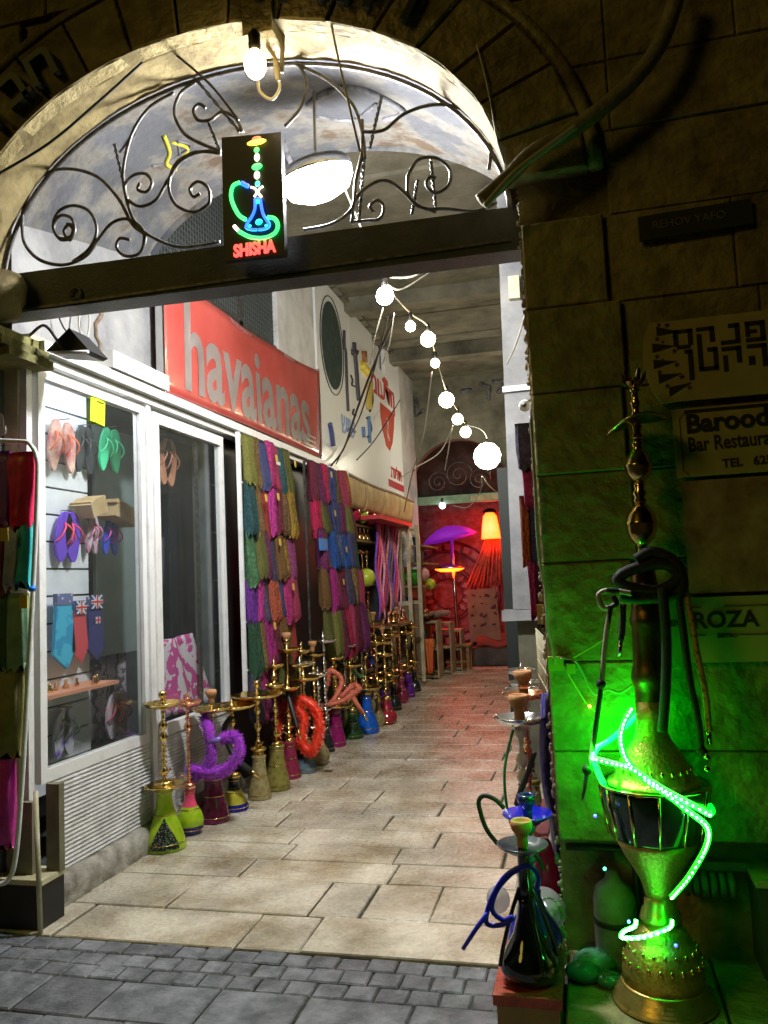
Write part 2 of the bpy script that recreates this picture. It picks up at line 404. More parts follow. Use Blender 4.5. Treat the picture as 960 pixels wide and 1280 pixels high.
for k, (zz, dx) in enumerate([(2.425, .02), (2.36, 0), (2.295, 0), (2.235, .015), (2.18, .05)]):
    x = .315+dx; tl = (-.012, .0, .004, .014, .03)[k]
    mb.prism([Vector((x, SY, zz-.018)), Vector((x+.085, SY, zz+tl)), Vector((x, SY, zz+.018))], (0, -.003, 0))
mb.build('spikes', ink, t)
def star(cx, cz, r, y, b):
    b.prism([Vector((cx+(r if k % 2 == 0 else r*.42)*math.sin(k*PI/5), y, cz+(r if k % 2 == 0 else r*.42)*math.cos(k*PI/5))) for k in range(10)], (0, -.003, 0))
mb = MB()
for (x, zz, r) in [(.375,2.445,.011),(.40,2.395,.011),(.395,2.34,.011),(.40,2.285,.011),(.415,2.235,.012),(.44,2.19,.011),(.335,2.395,.01),(.33,2.325,.01),(.335,2.262,.01),(.36,2.205,.011),(.345,2.45,.009),(.35,2.31,.006),(.355,2.38,.006)]: star(x, zz, r, SY, mb)
mb.build('stars', mat('faded star red', (.10, .03, .012), rough=.6), t)
t = plate('bar_sign', 'ivory Barood bar restaurant sign with telephone number below the Hebrew sign', 'sign', .37, 1.1, 1.845, 2.11, SY, ivory)
mb = MB()
for (a, b) in [((.395, 1.87), (.395, 2.07)), ((.415, 2.09), (1.08, 2.10))]: mb.box((a[0]-.0015, SY-.002, a[1]), (b[0]+.0015, SY, b[1]+.003))
mb.tube([Vector((.395, SY, 2.07)), Vector((.415, SY, 2.09))], .0016, 4); mb.tube([Vector((.395, SY, 1.87)), Vector((.415, SY, 1.852))], .0016, 4)
mb.build('border_line', ink, t)
text('Barood', .10, ink, t, mtx=frame_front(.415, SY-.001, 2.045, .02), align='LEFT', offset=.0035)
text('Bar Restaurant', .078, ink, t, mtx=frame_front(.417, SY-.001, 1.965, .02), align='LEFT', cond=.72, offset=.0012)
text('TEL   62590', .045, ink, t, mtx=frame_front(.535, SY-.001, 1.885, .02), align='LEFT', offset=.001)
t = plate('faded_poster', 'faded dusky pink poster pasted under the bar sign', 'poster', .385, 1.1, 1.40, 1.83, SY+.012, mat('faded pink poster', (.22, .11, .09), (.52, .33, .27), rough=.8, scale=7, bump=.1, detail=8), th=.004)
t = plate('bistro_sign', 'pale wide sign reading ROZA behind the pipe hoses', 'sign', .17, 1.1, 1.14, 1.385, SY+.008, mat('olive ivory board', (.40, .36, .17), (.50, .45, .24), rough=.6, scale=5), th=.008)
text('ROZA', .085, ink, t, mtx=frame_front(.385, SY+.007, 1.295, .01), align='LEFT', offset=.0022)
text('BISTRO', .022, ink, t, mtx=frame_front(.47, SY+.007, 1.237, .01), align='LEFT')
text('cm', .04, ink, t, mtx=frame_front(.30, SY+.007, 1.29), align='LEFT')
mb = MB()
for (x0, x1, zz) in [(.375, .42, 1.345), (.375, .43, 1.24), (.5, .8, 1.347), (.55, .9, 1.24)]: mb.box((x0, SY+.004, zz), (x1, SY+.008, zz+.0025))
mb.build('border_line', ink, t)
t = plate('street_name_plate', 'small dark street name plate high on the facade above the signs', 'sign', .30, .72, 2.80, 2.90, SY+.01, mat('dark enamel', (.03, .03, .03), rough=.6), skew=.01)
text('REHOV YAFO', .045, mat('grey enamel letters', (.16, .15, .10), rough=.7), t, mtx=frame_front(.35, SY+.009, 2.855, .02), align='LEFT')
for o_ in list(sc.objects):      # signs measured on the arch's back plane: bring them to the facade's size and place
    if o_.name in ('restaurant_sign', 'bar_sign', 'faded_poster', 'bistro_sign', 'street_name_plate'):
        o_.scale = (.922,)*3; o_.location = (o_.location.x*.922, o_.location.y, 1.5+(o_.location.z-1.5)*.922)
# metal letters on the archivolt
met = mat('dark sheet metal letter', (.03, .032, .035), rough=.5, metal=.5)
met2 = mat('worn pale metal edge', (.32, .28, .18), rough=.5)
t = thing('arch_lettering', 'dark metal Hebrew letters fixed along the curved stone band over the arch', 'sign lettering', (-1.43, 2.95, 3.9))
for deg, ch in [(166, 'ח'), (159, 'צ'), (152, 'ר'), (145, 'י'), (139, 'ו'), (131, 'ב'), (124, 'ח'), (66, 'ו'), (59, 'ת'), (50, 'ר'), (76, 'ח')]:
    th = math.radians(deg); x, zz = ell(EC, EA+.14, EB+.14, th); n_ = math.atan2(math.sin(th)/EB, math.cos(th)/EA)
    text(ch, .25, met, t, name='metal_letter', mtx=frame_front(x, 2.95, zz, n_-PI/2), extrude=.018, offset=.004)
# ================================================================== BEAM + IRONWORK
p = [at(-12, 346, Y=3.2), at(640, 257, Y=3.2), at(655, 311, Y=3.2), at(-12, 395, Y=3.2)]
zl0, zl1, zr0, zr1 = p[3].z, p[0].z, p[2].z, p[1].z
P = [Vector((-2.75, 3.2, zl0)), Vector((-.15, 3.2, zr0)), Vector((-.15, 3.2, zr1-.005)), Vector((-2.75, 3.2, zl1))]
bt = thing('gate_beam', 'dark steel box beam spanning the archway at its springing', 'beam', (-1.45, 3.26, 2.85))
MB().prism(P, (0, .13, 0)).build('beam_body', beam_m, bt)
mb = MB(); mb.box((-2.7, 3.192, zl0+.0), (-.2, 3.2, zl0+.012)); mb.build('lower_lip', iron, bt)
c = at(94, 367, Y=3.19)
MB().tube([c + Vector((.028*math.cos(a*PI/6), 0, .028*math.sin(a*PI/6))) for a in range(12)], .006, 6, closed=True).build('ring', iron, bt)
gr = thing('wrought_iron_fanlight', 'curled wrought iron fanlight filling the arch above the beam', 'ironwork', (-1.43, 3.26, 3.03))
def z1(l): return [(x/2, y/2) for x, y in l]
def z2(l): return [(480+x/2, y/2) for x, y in l]
scrolls = [z1([(55,570),(62,510),(100,445),(160,422),(240,440),(295,495),(330,560),(362,590),(350,632),(315,640),(292,620),(300,596),(325,600)]),
 z1([(185,575),(172,562),(160,580),(175,600),(187,575),(178,545),(150,540),(134,570),(150,598),(175,598)]),
 z1([(182,655),(225,620),(242,575),(225,530),(185,514),(148,528),(133,565),(148,595),(178,590),(182,566),(168,560)]),
 z1([(55,560),(62,610),(100,650),(160,662),(215,640),(245,600),(280,558),(320,548),(358,575),(358,620)]),
 z1([(435,232),(375,268),(330,335),(308,430),(318,505),(345,565),(395,600),(455,618),(550,606)]),
 z1([(318,500),(312,465),(335,438),(365,435),(380,458),(366,480),(345,474),(350,458)]),
 z1([(320,500),(350,516),(390,500),(420,450),(455,400),(500,380),(552,378)]),
 z1([(552,384),(490,380),(440,410),(422,465),(440,512),(485,530),(522,508),(520,470),(495,454),(475,472),(484,492),(500,484)]),
 z1([(490,205),(450,235),(436,285),(462,335),(510,362),(552,378)]),
 z1([(605,330),(590,295),(555,280),(525,300),(495,300),(484,276),(498,260),(514,270)]),
 z1([(742,155),(766,205),(752,268),(712,316)]), z1([(735,158),(820,200),(880,260),(905,330),(912,400)]),
 z2([(-55,330),(0,325),(50,285),(120,262),(190,270),(240,298),(288,372)]),
 z2([(60,440),(85,400),(130,395),(165,425),(160,465),(128,482),(106,462),(115,442),(130,446)]),
 z2([(60,440),(62,490),(100,520),(160,522),(230,528),(282,505)]),
 z2([(-80,560),(-72,500),(-30,460),(10,452),(50,480),(85,515),(130,530)]),
 z2([(-80,555),(-50,552),(-12,548),(0,520),(-15,500),(-35,515),(-25,530)]),
 z2([(200,230),(250,290),(268,350),(262,425)]),
 z1([(760,575),(830,560),(880,520),(890,450),(905,380),(905,300)])]
for s_ in scrolls:
    MB().tube(spline([at(x, y, Y=3.26) for x, y in s_], 6), .0085, 6).build('scroll', iron, gr)
def twist(a, b):
    a, b = at(*a, Y=3.27), at(*b, Y=3.27); m = MB(); n = 26; d = (b-a)
    u = d.normalized().cross(Vector((0, 1, 0)))
    for ph in (0, PI): m.tube([a+d*k/n + (u*math.cos(k*1.1+ph)+Vector((0, 1, 0))*math.sin(k*1.1+ph))*.005 for k in range(n+1)], .0045, 5)
    m.build('twisted_bar', iron, gr)
for a, b in [((143, 180), (160, 252)), ((214, 62), (300, 165)), ((260, 152), (276, 192)), ((477, 120), (462, 186)), ((538, 196), (545, 262)), ((522, 225), (515, 268)), ((455, 200), (449, 275))]: twist(a, b)
mb = MB(); mb.tube([Vector((ell(EC, EA-.012, EB-.012, PI*i/44)[0], 3.262, ell(EC, EA-.012, EB-.012, PI*i/44)[1])) for i in range(45)], .011, 6); mb.build('rim_bar', iron, gr)
# ================================================================== VAULT + ALLEY SHELL
mb = MB()
def vault(u, v):
    t = PI*u; yy = 3.262+(4.6-3.262)*v
    c = (-1.43, 3.05+.25*v); a = 1.30+.05*v; b = .93-.03*v
    x, zz = c[0]+a*math.cos(t), c[1]+b*math.sin(t); return Vector((x, yy, zz+R.uniform(-.004, .004)))
mb.grid(vault, 48, 10); va = mb.build('vault', plaster_v, kind='structure')
mb = MB()      # wall over the vault's far rim up to the high ceiling
vs = []
for i in range(N_+1):
    t = PI*i/N_; x, zz = -1.43+1.35*math.cos(t), 3.3+.9*math.sin(t); vs += [(x, 4.602, zz), (x, 4.602, 5.0)]
mb.add(vs, [(2*i, 2*i+1, 2*i+3, 2*i+2) for i in range(N_)]); mb.add(vs[:0]+[(v[0], 4.66, v[2]) for v in vs], [(2*i, 2*i+1, 2*i+3, 2*i+2) for i in range(N_)])
mb.build('vault_end_wall', plaster_v, kind='structure')
# graffiti on the vault
def vpt(px, py):      # intersection of a photo ray with the vault, by marching
    d = (ROT @ Vector((px-480, -(py-640), -1002.0))).normalized(); lo = 3.3
    for k in range(400):
        yy = 3.28+k*.004; q = CAM + d*(yy/d.y); v = (yy-3.262)/1.338
        c = (-1.43, 3.05+.25*v); a = 1.30+.05*v; b = .93-.03*v
        if ((q.x-c[0])/a)**2 + ((q.z-c[1])/b)**2 >= .988 or yy > 4.59: return q
    return q
gt = thing('graffiti', 'black and yellow spray graffiti on the grey plaster vault', 'graffiti', (-1.4, 4, 3.9))
gb = mat('black spray paint', (.05, .05, .06), (.22, .22, .24), rough=.8, scale=14); gy = mat('yellow spray paint', (.50, .46, .04), rough=.8)
for l, r_, m in [([(385,130),(430,108),(470,118),(505,140),(480,150)], .022, gb), ([(395,145),(440,150),(470,130)], .014, gb), ([(190,208),(215,200),(238,182),(222,176)], .010, gb), ([(222,176),(228,200),(245,192)], .008, gb), ([(205,170),(212,190),(208,205),(220,212)], .015, gy), ([(215,178),(235,186),(222,200)], .012, gy), ([(350,170),(362,200),(376,235)], .03, gb), ([(130,110),(170,160),(150,190)], .01, gb)]:
    MB().tube(spline([vpt(*q) for q in l], 5), r_*.8, 6).build('paint_stroke', m, gt)
# ceiling
ce = MB().box((-3.1, 4.66, 5.0), (.3, 13.3, 5.15)).build('ceiling', concrete, kind='structure')
yy = 4.7
for wd in (1.6, 1.45, .85, .55, .75, 1.0, 1.2, 1.2):
    fr = [Vector((-3.0, yy+.012, 4.90+R.uniform(-.02, .02))), Vector((.2, yy+.012, 4.90)), Vector((.2, yy+wd-.012, 4.90)), Vector((-3.0, yy+wd-.012, 4.90))]
    MB().pillow([Vector((q.x, q.y, 5.01)) for q in fr]+fr, 2, .025).build('ceiling_slab', concrete, ce); yy += wd
mb = MB(); mb.box((-2.6, 9.0, 4.74), (-.2, 9.25, 4.9)); mb.box((-2.6, 11.3, 4.7), (-.2, 11.55, 4.9)); mb.build('ceiling_beam', concrete, ce)
wl = MB()
wl.box((-2.95, 4.70, 2.81), (-2.66, 7.9, 5.0)); wl.box((-2.95, 7.9, 2.36), (-2.66, 13.3, 5.0)); wl.box((-2.95, 11.95, 0), (-2.66, 13.3, 2.36))
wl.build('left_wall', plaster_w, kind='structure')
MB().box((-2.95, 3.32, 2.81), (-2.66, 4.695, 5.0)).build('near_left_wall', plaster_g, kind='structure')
# crack in the plaster
cr = [(128, 382), (126, 395), (119, 405), (120, 420), (125, 430), (124, 445), (121, 455)]
q = [at(x, y, X=-2.655) for x, y in cr]
mb = MB(); mb.tube(q, .014, 5, rr=lambda t: 1.2-.5*t); tag(mb.build('plaster_crack', mat('exposed brown rubble', (.12, .08, .05), (.2, .15, .1), rough=1, scale=30)), kind='structure')
wr = MB()
wr.prism([Vector((-.135, 3.3, 0)), Vector((-.30, 6.0, 0)), Vector((-1.0, 13.3, 0)), Vector((-.6, 13.4, 0)), Vector((.3, 6, 0)), Vector((.3, 3.3, 0))], (0, 0, 5.0))
wr.build('right_wall', concrete, kind='structure')
# back-of-shop darkness
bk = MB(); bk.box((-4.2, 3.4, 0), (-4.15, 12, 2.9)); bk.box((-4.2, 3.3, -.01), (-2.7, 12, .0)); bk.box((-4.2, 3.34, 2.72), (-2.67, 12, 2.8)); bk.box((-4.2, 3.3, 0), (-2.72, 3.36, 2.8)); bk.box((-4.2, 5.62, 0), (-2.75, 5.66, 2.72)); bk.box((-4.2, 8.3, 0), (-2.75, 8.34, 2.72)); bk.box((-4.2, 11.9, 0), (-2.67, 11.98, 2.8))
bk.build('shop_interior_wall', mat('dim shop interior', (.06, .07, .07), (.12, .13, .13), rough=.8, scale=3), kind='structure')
# far gate wall
fg = thing('far_gate_wall', 'far end wall of the alley with a small arch and green lintel', 'wall', (-1.9, 13.4, 0))
vs = []; c2 = (-1.95, 2.88)
for i in range(N_+1):
    t = PI*i/N_; x, zz = ell(c2, .86, .95, t); vs += [(x, 13.3, zz), (c2[0]+2.0*math.cos(t), 13.3, 5.0 if .05 < i/N_ < .95 else 2.88)]
mb = MB(); mb.add(vs, [(2*i, 2*i+1, 2*i+3, 2*i+2) for i in range(N_)]); mb.add([(v[0], 13.5, v[2]) for v in vs], [(2*i, 2*i+1, 2*i+3, 2*i+2) for i in range(N_)])
mb.grid(lambda u, v: Vector((ell(c2, .86, .95, PI*u)[0], 13.3+.2*v, ell(c2, .86, .95, PI*u)[1])), 24, 1); mb.build('arch_wall', concrete, fg)
MB().box((-3.2, 13.26, 2.74), (-.6, 13.36, 2.88)).build('lintel', mat('green painted lintel', (.10, .17, .10), (.2, .3, .19), rough=.5, scale=8), fg)
MB().box((-1.75, 13.25, 2.76), (-.75, 13.262, 2.85)).build('bare_plank', wood_p, fg)
for k, (cx, r_) in enumerate([(-2.3, .2), (-1.6, .2), (-1.95, .25)]):
    MB().tube([Vector((cx+r_*(1-j/26)*math.cos(j*.55), 13.32, 3.12+.1*(k == 2)+r_*(1-j/26)*math.sin(j*.55))) for j in range(24)], .012, 5).build('iron_scroll', iron, fg)
for l in [[(508,500),(515,515),(512,530)],[(520,498),(522,520),(530,512)],[(600,480),(612,484),(610,500)],[(575,490),(590,488)],[(615,478),(630,476),(622,492)]]:
    MB().tube([at(x, y, Y=13.29) for x, y in l], .04, 5).build('graffiti_stroke', gb, fg)
# nook behind the gate
nk = MB(); nk.box((-3.4, 15.5, 0), (-.3, 15.6, 4.2)); nk.box((-3.5, 13.5, 0), (-3.4, 15.6, 4.2)); nk.box((-1.0, 13.5, 0), (-.9, 15.6, 4.2)); nk.box((-3.5, 13.5, 4.2), (-.9, 15.6, 4.25))
nk.build('nook_wall', darkwall, kind='structure')
# ================================================================== LAMPS
def globe(label, loc, r, col, s, name='light_bulb', cat='light bulb', group=None, wire_to=None):
    t = thing(name, label, cat, loc, group); loc = Vector(loc)
    MB().ball(loc, r, 10).build('bulb', lamp_mat('lamp_%d_%s' % (s, name), col, s), t)
    MB().lathe([(.02, 0), (.024, .03), (.02, .07), (.008, .08)], loc+Vector((0, 0, r*.9)), 10).build('socket', black_m, t)
    return t
BULB_S = (240, 75, 65, 55, 42, 34, 32)
bl = [((481, 370), 5.1, .060), ((513, 408), 5.9, .040), ((535, 424), 6.3, .062), ((544, 454), 7.1, .042), ((558, 500), 8.4, .085), ((572, 524), 9.2, .065), ((582, 540), 9.9, .07)]  # radii of the larger bulbs take in the glare around them
bpos = []
which = ['nearest bulb of the string, where the cables meet', 'small bulb just after the nearest one', 'larger bulb beside a small one, third of the string', 'small lone bulb in the middle of the string', 'large round bulb starting the far cluster of the string', 'middle bulb of the far cluster of three', 'farthest bulb of the cluster on the string']
for k, ((px, py), yy, r) in enumerate(bl):
    q = at(px, py, Y=yy); bpos.append(q)
    globe('white glowing '+which[k], q, r, (1, .93, .74) if k == 0 else (1, .84, .50), BULB_S[k], group='bulbs strung down the middle of the alley')
q = at(609, 570, Y=11.6)
globe('big white glowing globe lamp hanging at the far end of the alley', q, .20, (1, .92, .70), 34, 'globe_lamp', 'lamp'); bpos.append(q)  # a bulb drawn oversized, its glare put into the ball's size
mb = MB(); mb.tube(spline([Vector((-1.35, 4.66, 4.1)), bpos[0]+Vector((0, 0, .12))] + [b+Vector((0, 0, .11)) for b in bpos[1:7]] + [bpos[7]+Vector((0, 0, .3)), Vector((-1.4, 13.2, 3.1))], 6), .007, 6)
mb.build('lamp_cable', wire_w, label='pale cable carrying the string of bulbs along the alley', cat='cable')
globe('small cold white bulb under the green lintel at the far end', at(553, 632, Y=13.2), .055, (.8, .95, 1), 10, 'small_bulb')
# warm bulb at the arch
q = at(319, 80, Y=2.9)
t = thing('hanging_bulb', 'warm white bulb hanging from a cable bundle at the crown of the arch', 'light bulb', q)
MB().ball(q, .046, 14, sc_=(1, 1, 1.35)).build('bulb', lamp_mat('warm lamp', (1, .70, .24), 26), t)
MB().lathe([(.02, 0), (.026, .02), (.026, .07), (.012, .09)], q+Vector((0, 0, .055)), 10).build('socket', black_m, t)
# oval floodlight under the vault
q = at(395, 216, Y=3.75)
t = thing('oval_lamp', 'large blinding white oval lamp hanging behind the fanlight', 'lamp', q)
mx = Matrix.Rotation(math.radians(-7), 4, 'Y') @ Matrix.Diagonal((1.35, .6, 1.0, 1))
prof = [(1e-4, -.150), (.06, -.145), (.115, -.11), (.138, -.05), (.138, .0), (.12, .04), (.06, .06), (1e-4, .06)]
MB().lathe(prof, q, 22, 0, mx).build('diffuser', lamp_mat('oval lamp', (.97, .97, .98), 680), t)
MB().lathe([(.141, -.005), (.144, .0), (.140, .03), (.12, .06), (.06, .09), (1e-4, .095)], q, 22, 0, mx).build('hood', silver, t); pass  # hood shaped to keep the lamp's light off the vault
MB().tube([q+Vector((0, 0, .12)), q+Vector((0, .02, .45))], .008, 6).build('hanger', wire_w, t)
# cables
def cable(label, pts, r, m, name='cable', n=7, cat='cable', sp=7, **kw): return MB().tube(spline(pts, sp), r, n).build(name, m, label=label, cat=cat, **kw)
cable('thick olive conduit curving down the facade to the right end of the beam', [at(x, y, Y=2.9) for x, y in [(850, -30), (843, 5), (822, 60), (782, 110), (722, 158), (665, 192), (635, 222), (600, 252)]], .030, wire_o, 'conduit', n=10)
cable('thin pale conduit running beside the thick one at the arch corner', [at(x, y, Y=2.87) for x, y in [(720, 158), (690, 180), (650, 210), (628, 232), (606, 258)]], .012, wire_w)
cable('black cable crossing the cream soffit from the left to the crown', [at(x, y, Y=2.94) for x, y in [(-10, 222), (60, 180), (120, 130), (178, 78)]], .006, wire_b)
cable('black cable dropping from the soffit to the top of the lit shisha sign', [at(x, y, Y=3.1) for x, y in [(210, 60), (262, 105), (298, 150)]], .006, wire_b)
cable('thin grey wire dropping from the top of the arch past the bright oval lamp', [at(x, y, Y=3.0) for x, y in [(408, -5), (420, 60), (436, 130), (450, 190)]], .005, wire_o)
cable('thin wire down the right end of the arch', [at(x, y, Y=2.96) for x, y in [(596, 55), (610, 110), (622, 175), (633, 210)]], .004, wire_w)
cable('bundle cable above the warm bulb', [at(x, y, Y=3.05) for x, y in [(300, -20), (303, 10), (325, 45), (345, 75), (348, 100)]], .008, wire_o)
cable('white flex looping under the warm bulb', [at(x, y, Y=3.1) for x, y in [(342, 40), (344, 90), (350, 108), (340, 124), (325, 115), (322, 100)]], .007, wire_w)
cable('dark pipe standing over the warm bulb', [at(x, y, Y=3.08) for x, y in [(356, -20), (354, 40), (352, 90)]], .010, wire_o)
mb = MB(); mb.box(at(303, 45, Y=2.95)+Vector((0, 0, 0)), at(352, 2, Y=3.08)); mb.build('junction_box', stone_dark, label='dark bracket block over the warm bulb at the crown of the arch', cat='bracket')
for k, (lb, pts, r, m) in enumerate([
    ('white cable sagging from the near bulb to the right wall', [at(480, 352, Y=5.1), at(500, 362, Y=5.3), at(530, 345, Y=5.6), at(552, 330, Y=5.9)], .006, wire_w),
    ('white cable looping under the beam by the near bulb', [at(462, 330, Y=5.0), at(488, 346, Y=5.1), at(520, 344, Y=5.2), at(534, 328, Y=5.3)], .006, wire_w),
    ('long thin cord from the string of bulbs down to the far arch', [at(540, 465, Y=7.2), at(530, 540, Y=8), at(516, 590, Y=9), at(505, 640, Y=10.5)], .007, wire_w),
    ('slack cord from the far bulbs to a knot and the white sign', [at(566, 532, Y=9.2), at(550, 565, Y=9.4), at(517, 586, Y=9), at(500, 598, Y=9)], .008, wire_w),
    ('cord hanging from the globe lamp to the green lintel on the right', [at(603, 596, Y=11.6), at(612, 608, Y=12), at(628, 620, Y=12.8)], .008, wire_w),
    ('cord hanging from the globe lamp looping left below the lintel', [at(602, 596, Y=11.6), at(600, 615, Y=12), at(585, 634, Y=12.3), at(567, 632, Y=12.8)], .008, wire_w),
    ('vertical cord to the small junction over the nook', [at(565, 535, Y=9.3), at(560, 565, Y=9.6), at(556, 588, Y=10)], .007, wire_w),
    ('black cables sweeping over the white hookah sign', [at(492, 400, Y=6.2), at(470, 450, Y=6.6), at(447, 510, Y=7.3), at(430, 560, X=-2.5), at(414, 582, X=-2.5)], .011, wire_b),
    ('second dark cable sweeping over the white hookah sign', [at(485, 395, Y=6.0), at(466, 468, Y=6.6), at(450, 520, Y=7.3), at(436, 548, X=-2.5), at(420, 580, X=-2.5)], .007, wire_b),
    ('pale cord dropping from the near bulb across the white sign', [at(479, 385, Y=5.2), at(468, 425, Y=5.5), at(463, 455, Y=6.0)], .005, wire_w),
    ('pale cord from the near bulb to the roof edge', [at(493, 392, Y=5.2), at(487, 430, Y=5.5), at(478, 455, Y=6.0)], .005, wire_w),
    ('thin straight wire slanting over the far part of the white sign', [at(500, 500, X=-2.45), at(470, 548, X=-2.45), at(446, 575, X=-2.45)], .008, wire_b),
    ('white string tied from the pilaster to the pier', [at(656, 395, Y=4.5), at(645, 430, Y=4.8), at(634, 455, Y=5.3)], .005, wire_w),
    ('white cable drooping against the plaster over the display window', [at(100, 388, X=-2.6), at(99, 410, X=-2.6), at(108, 424, X=-2.6), at(112, 400, X=-2.6), at(108, 385, X=-2.6)], .006, wire_w),
    ('black cord drooping by the black floodlight', [at(70, 385, X=-2.62), at(80, 410, X=-2.6), at(96, 425, X=-2.58)], .005, wire_b)]):
    cable(lb, pts, r, m, sp=8)
mb = MB(); mb.ball(at(517, 586, Y=9), .03, 8); mb.build('cable_knot', wire_w, label='white cable knot hanging before the far arch', cat='cable joint')
# LED shisha sign
q0 = at(277, 172, Y=3.12); q1 = at(355, 318, Y=3.12)
sx0, sx1, sz0, sz1 = -1.415, -1.135, 2.955, 3.495
th = math.radians(0)
t = thing('shisha_sign', 'black board with glowing neon water pipe and red SHISHA lettering on the beam', 'neon sign', (-1.27, 3.12, sz0))
c4 = [at(277, 172, Y=3.1), at(351, 165, Y=3.1), at(356, 318, Y=3.1), at(280, 326, Y=3.1)]
MB().prism([Vector((p_.x, 3.1, p_.z)) for p_ in c4], (0, .035, 0)).build('board', black_m, t)
def sg(l): return [at(250+x/4.13, 30+y/4.13, Y=3.09) for x, y in l]
def neon(l, col, r=.0055, s=3.2, name='neon_tube', sp=5):
    MB().tube(spline(sg(l), sp), r, 6).build(name, lamp_mat('neon_%d_%d_%d' % tuple(int(c*99) for c in col), col, s), t)
def blob(c, w_, h_, col, s=3, name='neon_bead'):
    q = sg([c])[0]; MB().ball(q, 1, 8, sc_=(w_, .004, h_)).build(name, lamp_mat('neon_%d_%d_%d' % tuple(int(c*99) for c in col), col, s), t)
GR, BL, YE, RE, WH, CY = (.02, .9, .12), (.01, .10, 1), (1, .75, .06), (1, .05, .03), (1, .9, .6), (.0, .75, .6)
neon([(236, 1010), (200, 985), (170, 930), (160, 880), (172, 835), (205, 818)], GR, .009)
neon([(215, 820), (232, 830), (250, 838)], BL, .010)
neon([(350, 997), (385, 1005), (402, 1040), (385, 1080), (330, 1104), (260, 1100), (200, 1070)], GR, .009)
neon([(196, 1065), (184, 1052), (176, 1042)], WH, .008)
neon([(284, 905), (284, 950), (270, 990), (244, 1030), (240, 1052), (270, 1062), (294, 1062)], BL, .007)
neon([(312, 905), (318, 950), (330, 990), (356, 1030), (352, 1050), (325, 1060), (302, 1062)], BL, .007)
neon([(282, 906), (298, 900), (314, 905)], BL, .006)
blob((298, 918), .012, .009, CY); blob((304, 1022), .017, .014, (.0, .8, .45)); blob((258, 1042), .007, .006, CY); blob((341, 1040), .007, .006, CY)
neon([(262, 842), (285, 850), (292, 870), (280, 892)], WH, .005); neon([(326, 838), (308, 850), (300, 870), (318, 892)], WH, .005); 
blob((297, 825), .012, .014, (.02, .8, .4)); blob((294, 780), .014, .019, WH); blob((294, 736), .025, .016, GR); blob((294, 688), .013, .019, WH); blob((292, 650), .013, .013, GR)
blob((292, 610), .046, .014, YE); blob((292, 590), .022, .009, RE)
r4 = (sg([(400, 1115)])[0]-sg([(150, 1150)])[0]); ang = math.atan2(r4.z, r4.x)
text('SHISHA', .074, lamp_mat('neon red text', (1, .05, .05), 3.0), t, name='neon_letters', mtx=frame_front(sg([(278, 1160)])[0].x, 3.094, sg([(278, 1160)])[0].z, ang), extrude=.003, offset=.0028, cond=.78)
# ================================================================== LEFT SHOP
def fr_bar(mb, y0, y1, z0, z1, x0=-2.64, x1=-2.59): mb.box((x0, y0, z0), (x1, y1, z1))
clear = glass_mat('shop glass', (.95, .97, .97), gloss=.10, op=.02, opc=(.5, .55, .55))
t = thing('display_window', 'white framed shop window with beach sandals on a slatted wall', 'shop window', (-2.62, 3.9, .6))
for nm, a in (('frame_bottom', (3.42, 4.42, .60, .66)), ('frame_top', (3.42, 4.42, 2.60, 2.66)), ('frame_stile', (3.42, 3.47, .66, 2.60)), ('frame_stile', (4.375, 4.42, .66, 2.60))):
    mb = MB(); fr_bar(mb, *a); mb.build(nm, white_p, t)
MB().box((-2.618, 3.47, .66), (-2.612, 4.375, 2.60)).build('glass', clear, t)
t2 = thing('side_window', 'second white framed shop window with a pink patterned throw inside', 'shop window', (-2.62, 5, .6))
for nm, a in (('frame_bottom', (4.53, 5.55, .60, .67)), ('frame_top', (4.53, 5.55, 2.57, 2.64)), ('frame_stile', (4.53, 4.60, .67, 2.57)), ('frame_stile', (5.50, 5.55, .67, 2.57)), ('sliding_rail', (5.2, 5.235, .67, 2.57))):
    mb = MB(); fr_bar(mb, *a, *((-2.66, -2.645) if nm == 'sliding_rail' else ())); mb.build(nm, white_p if nm != 'sliding_rail' else iron, t2)
MB().box((-2.618, 4.60, .67), (-2.612, 5.50, 2.57)).build('glass', clear, t2)
t = thing('window_post', 'white aluminium corner post between the two shop windows', 'post', (-2.6, 4.47, 0))
MB().box((-2.66, 4.425, .0), (-2.575, 4.47, 2.70)).build('post_profile', white_p, t); MB().box((-2.66, 4.478, .0), (-2.60, 4.525, 2.69)).build('post_profile', white_p, t)
t = thing('shop_header', 'long white header rail running over the shop windows under the banner', 'header', (-2.6, 5.5, 2.66))
MB().box((-2.66, 3.4, 2.665), (-2.56, 8.3, 2.70)).build('lower_rail', white_p, t); MB().box((-2.66, 3.38, 2.71), (-2.52, 8.3, 2.765)).build('upper_rail', white_p, t)
MB().box((-2.66, 3.38, 2.772), (-2.60, 8.3, 2.81)).build('back_rail', cream_p, t)
MB().box((-2.655, 3.95, 2.772), (-2.50, 4.58, 2.87)).build('shutter_box', white_p, label='white box on the header rail left of the red banner', cat='box')
t = thing('ribbed_panel', 'white ribbed shutter panel below the sandal window', 'panel', (-2.6, 3.95, .14))
mb = MB(); zz = .14; 
while zz < .595:
    mb.prism([Vector((-2.62, 3.50, zz)), Vector((-2.594, 3.50, zz+.001)), Vector((-2.590, 3.50, zz+.010)), Vector((-2.594, 3.50, zz+.019)), Vector((-2.62, 3.50, zz+.020))], (0, .92, 0)); zz += .0215
mb.build('ribbed_sheet', slatm, t)
t = thing('lower_panel', 'shadowed panel below the second shop window behind the water pipes', 'panel', (-2.6, 5.0, .14))
mb = MB(); zz = .14
while zz < .595:
    mb.box((-2.64, 4.53, zz), (-2.60, 5.6, zz+.0175)); zz += .0215
mb.build('ribbed_sheet', slatm, t)
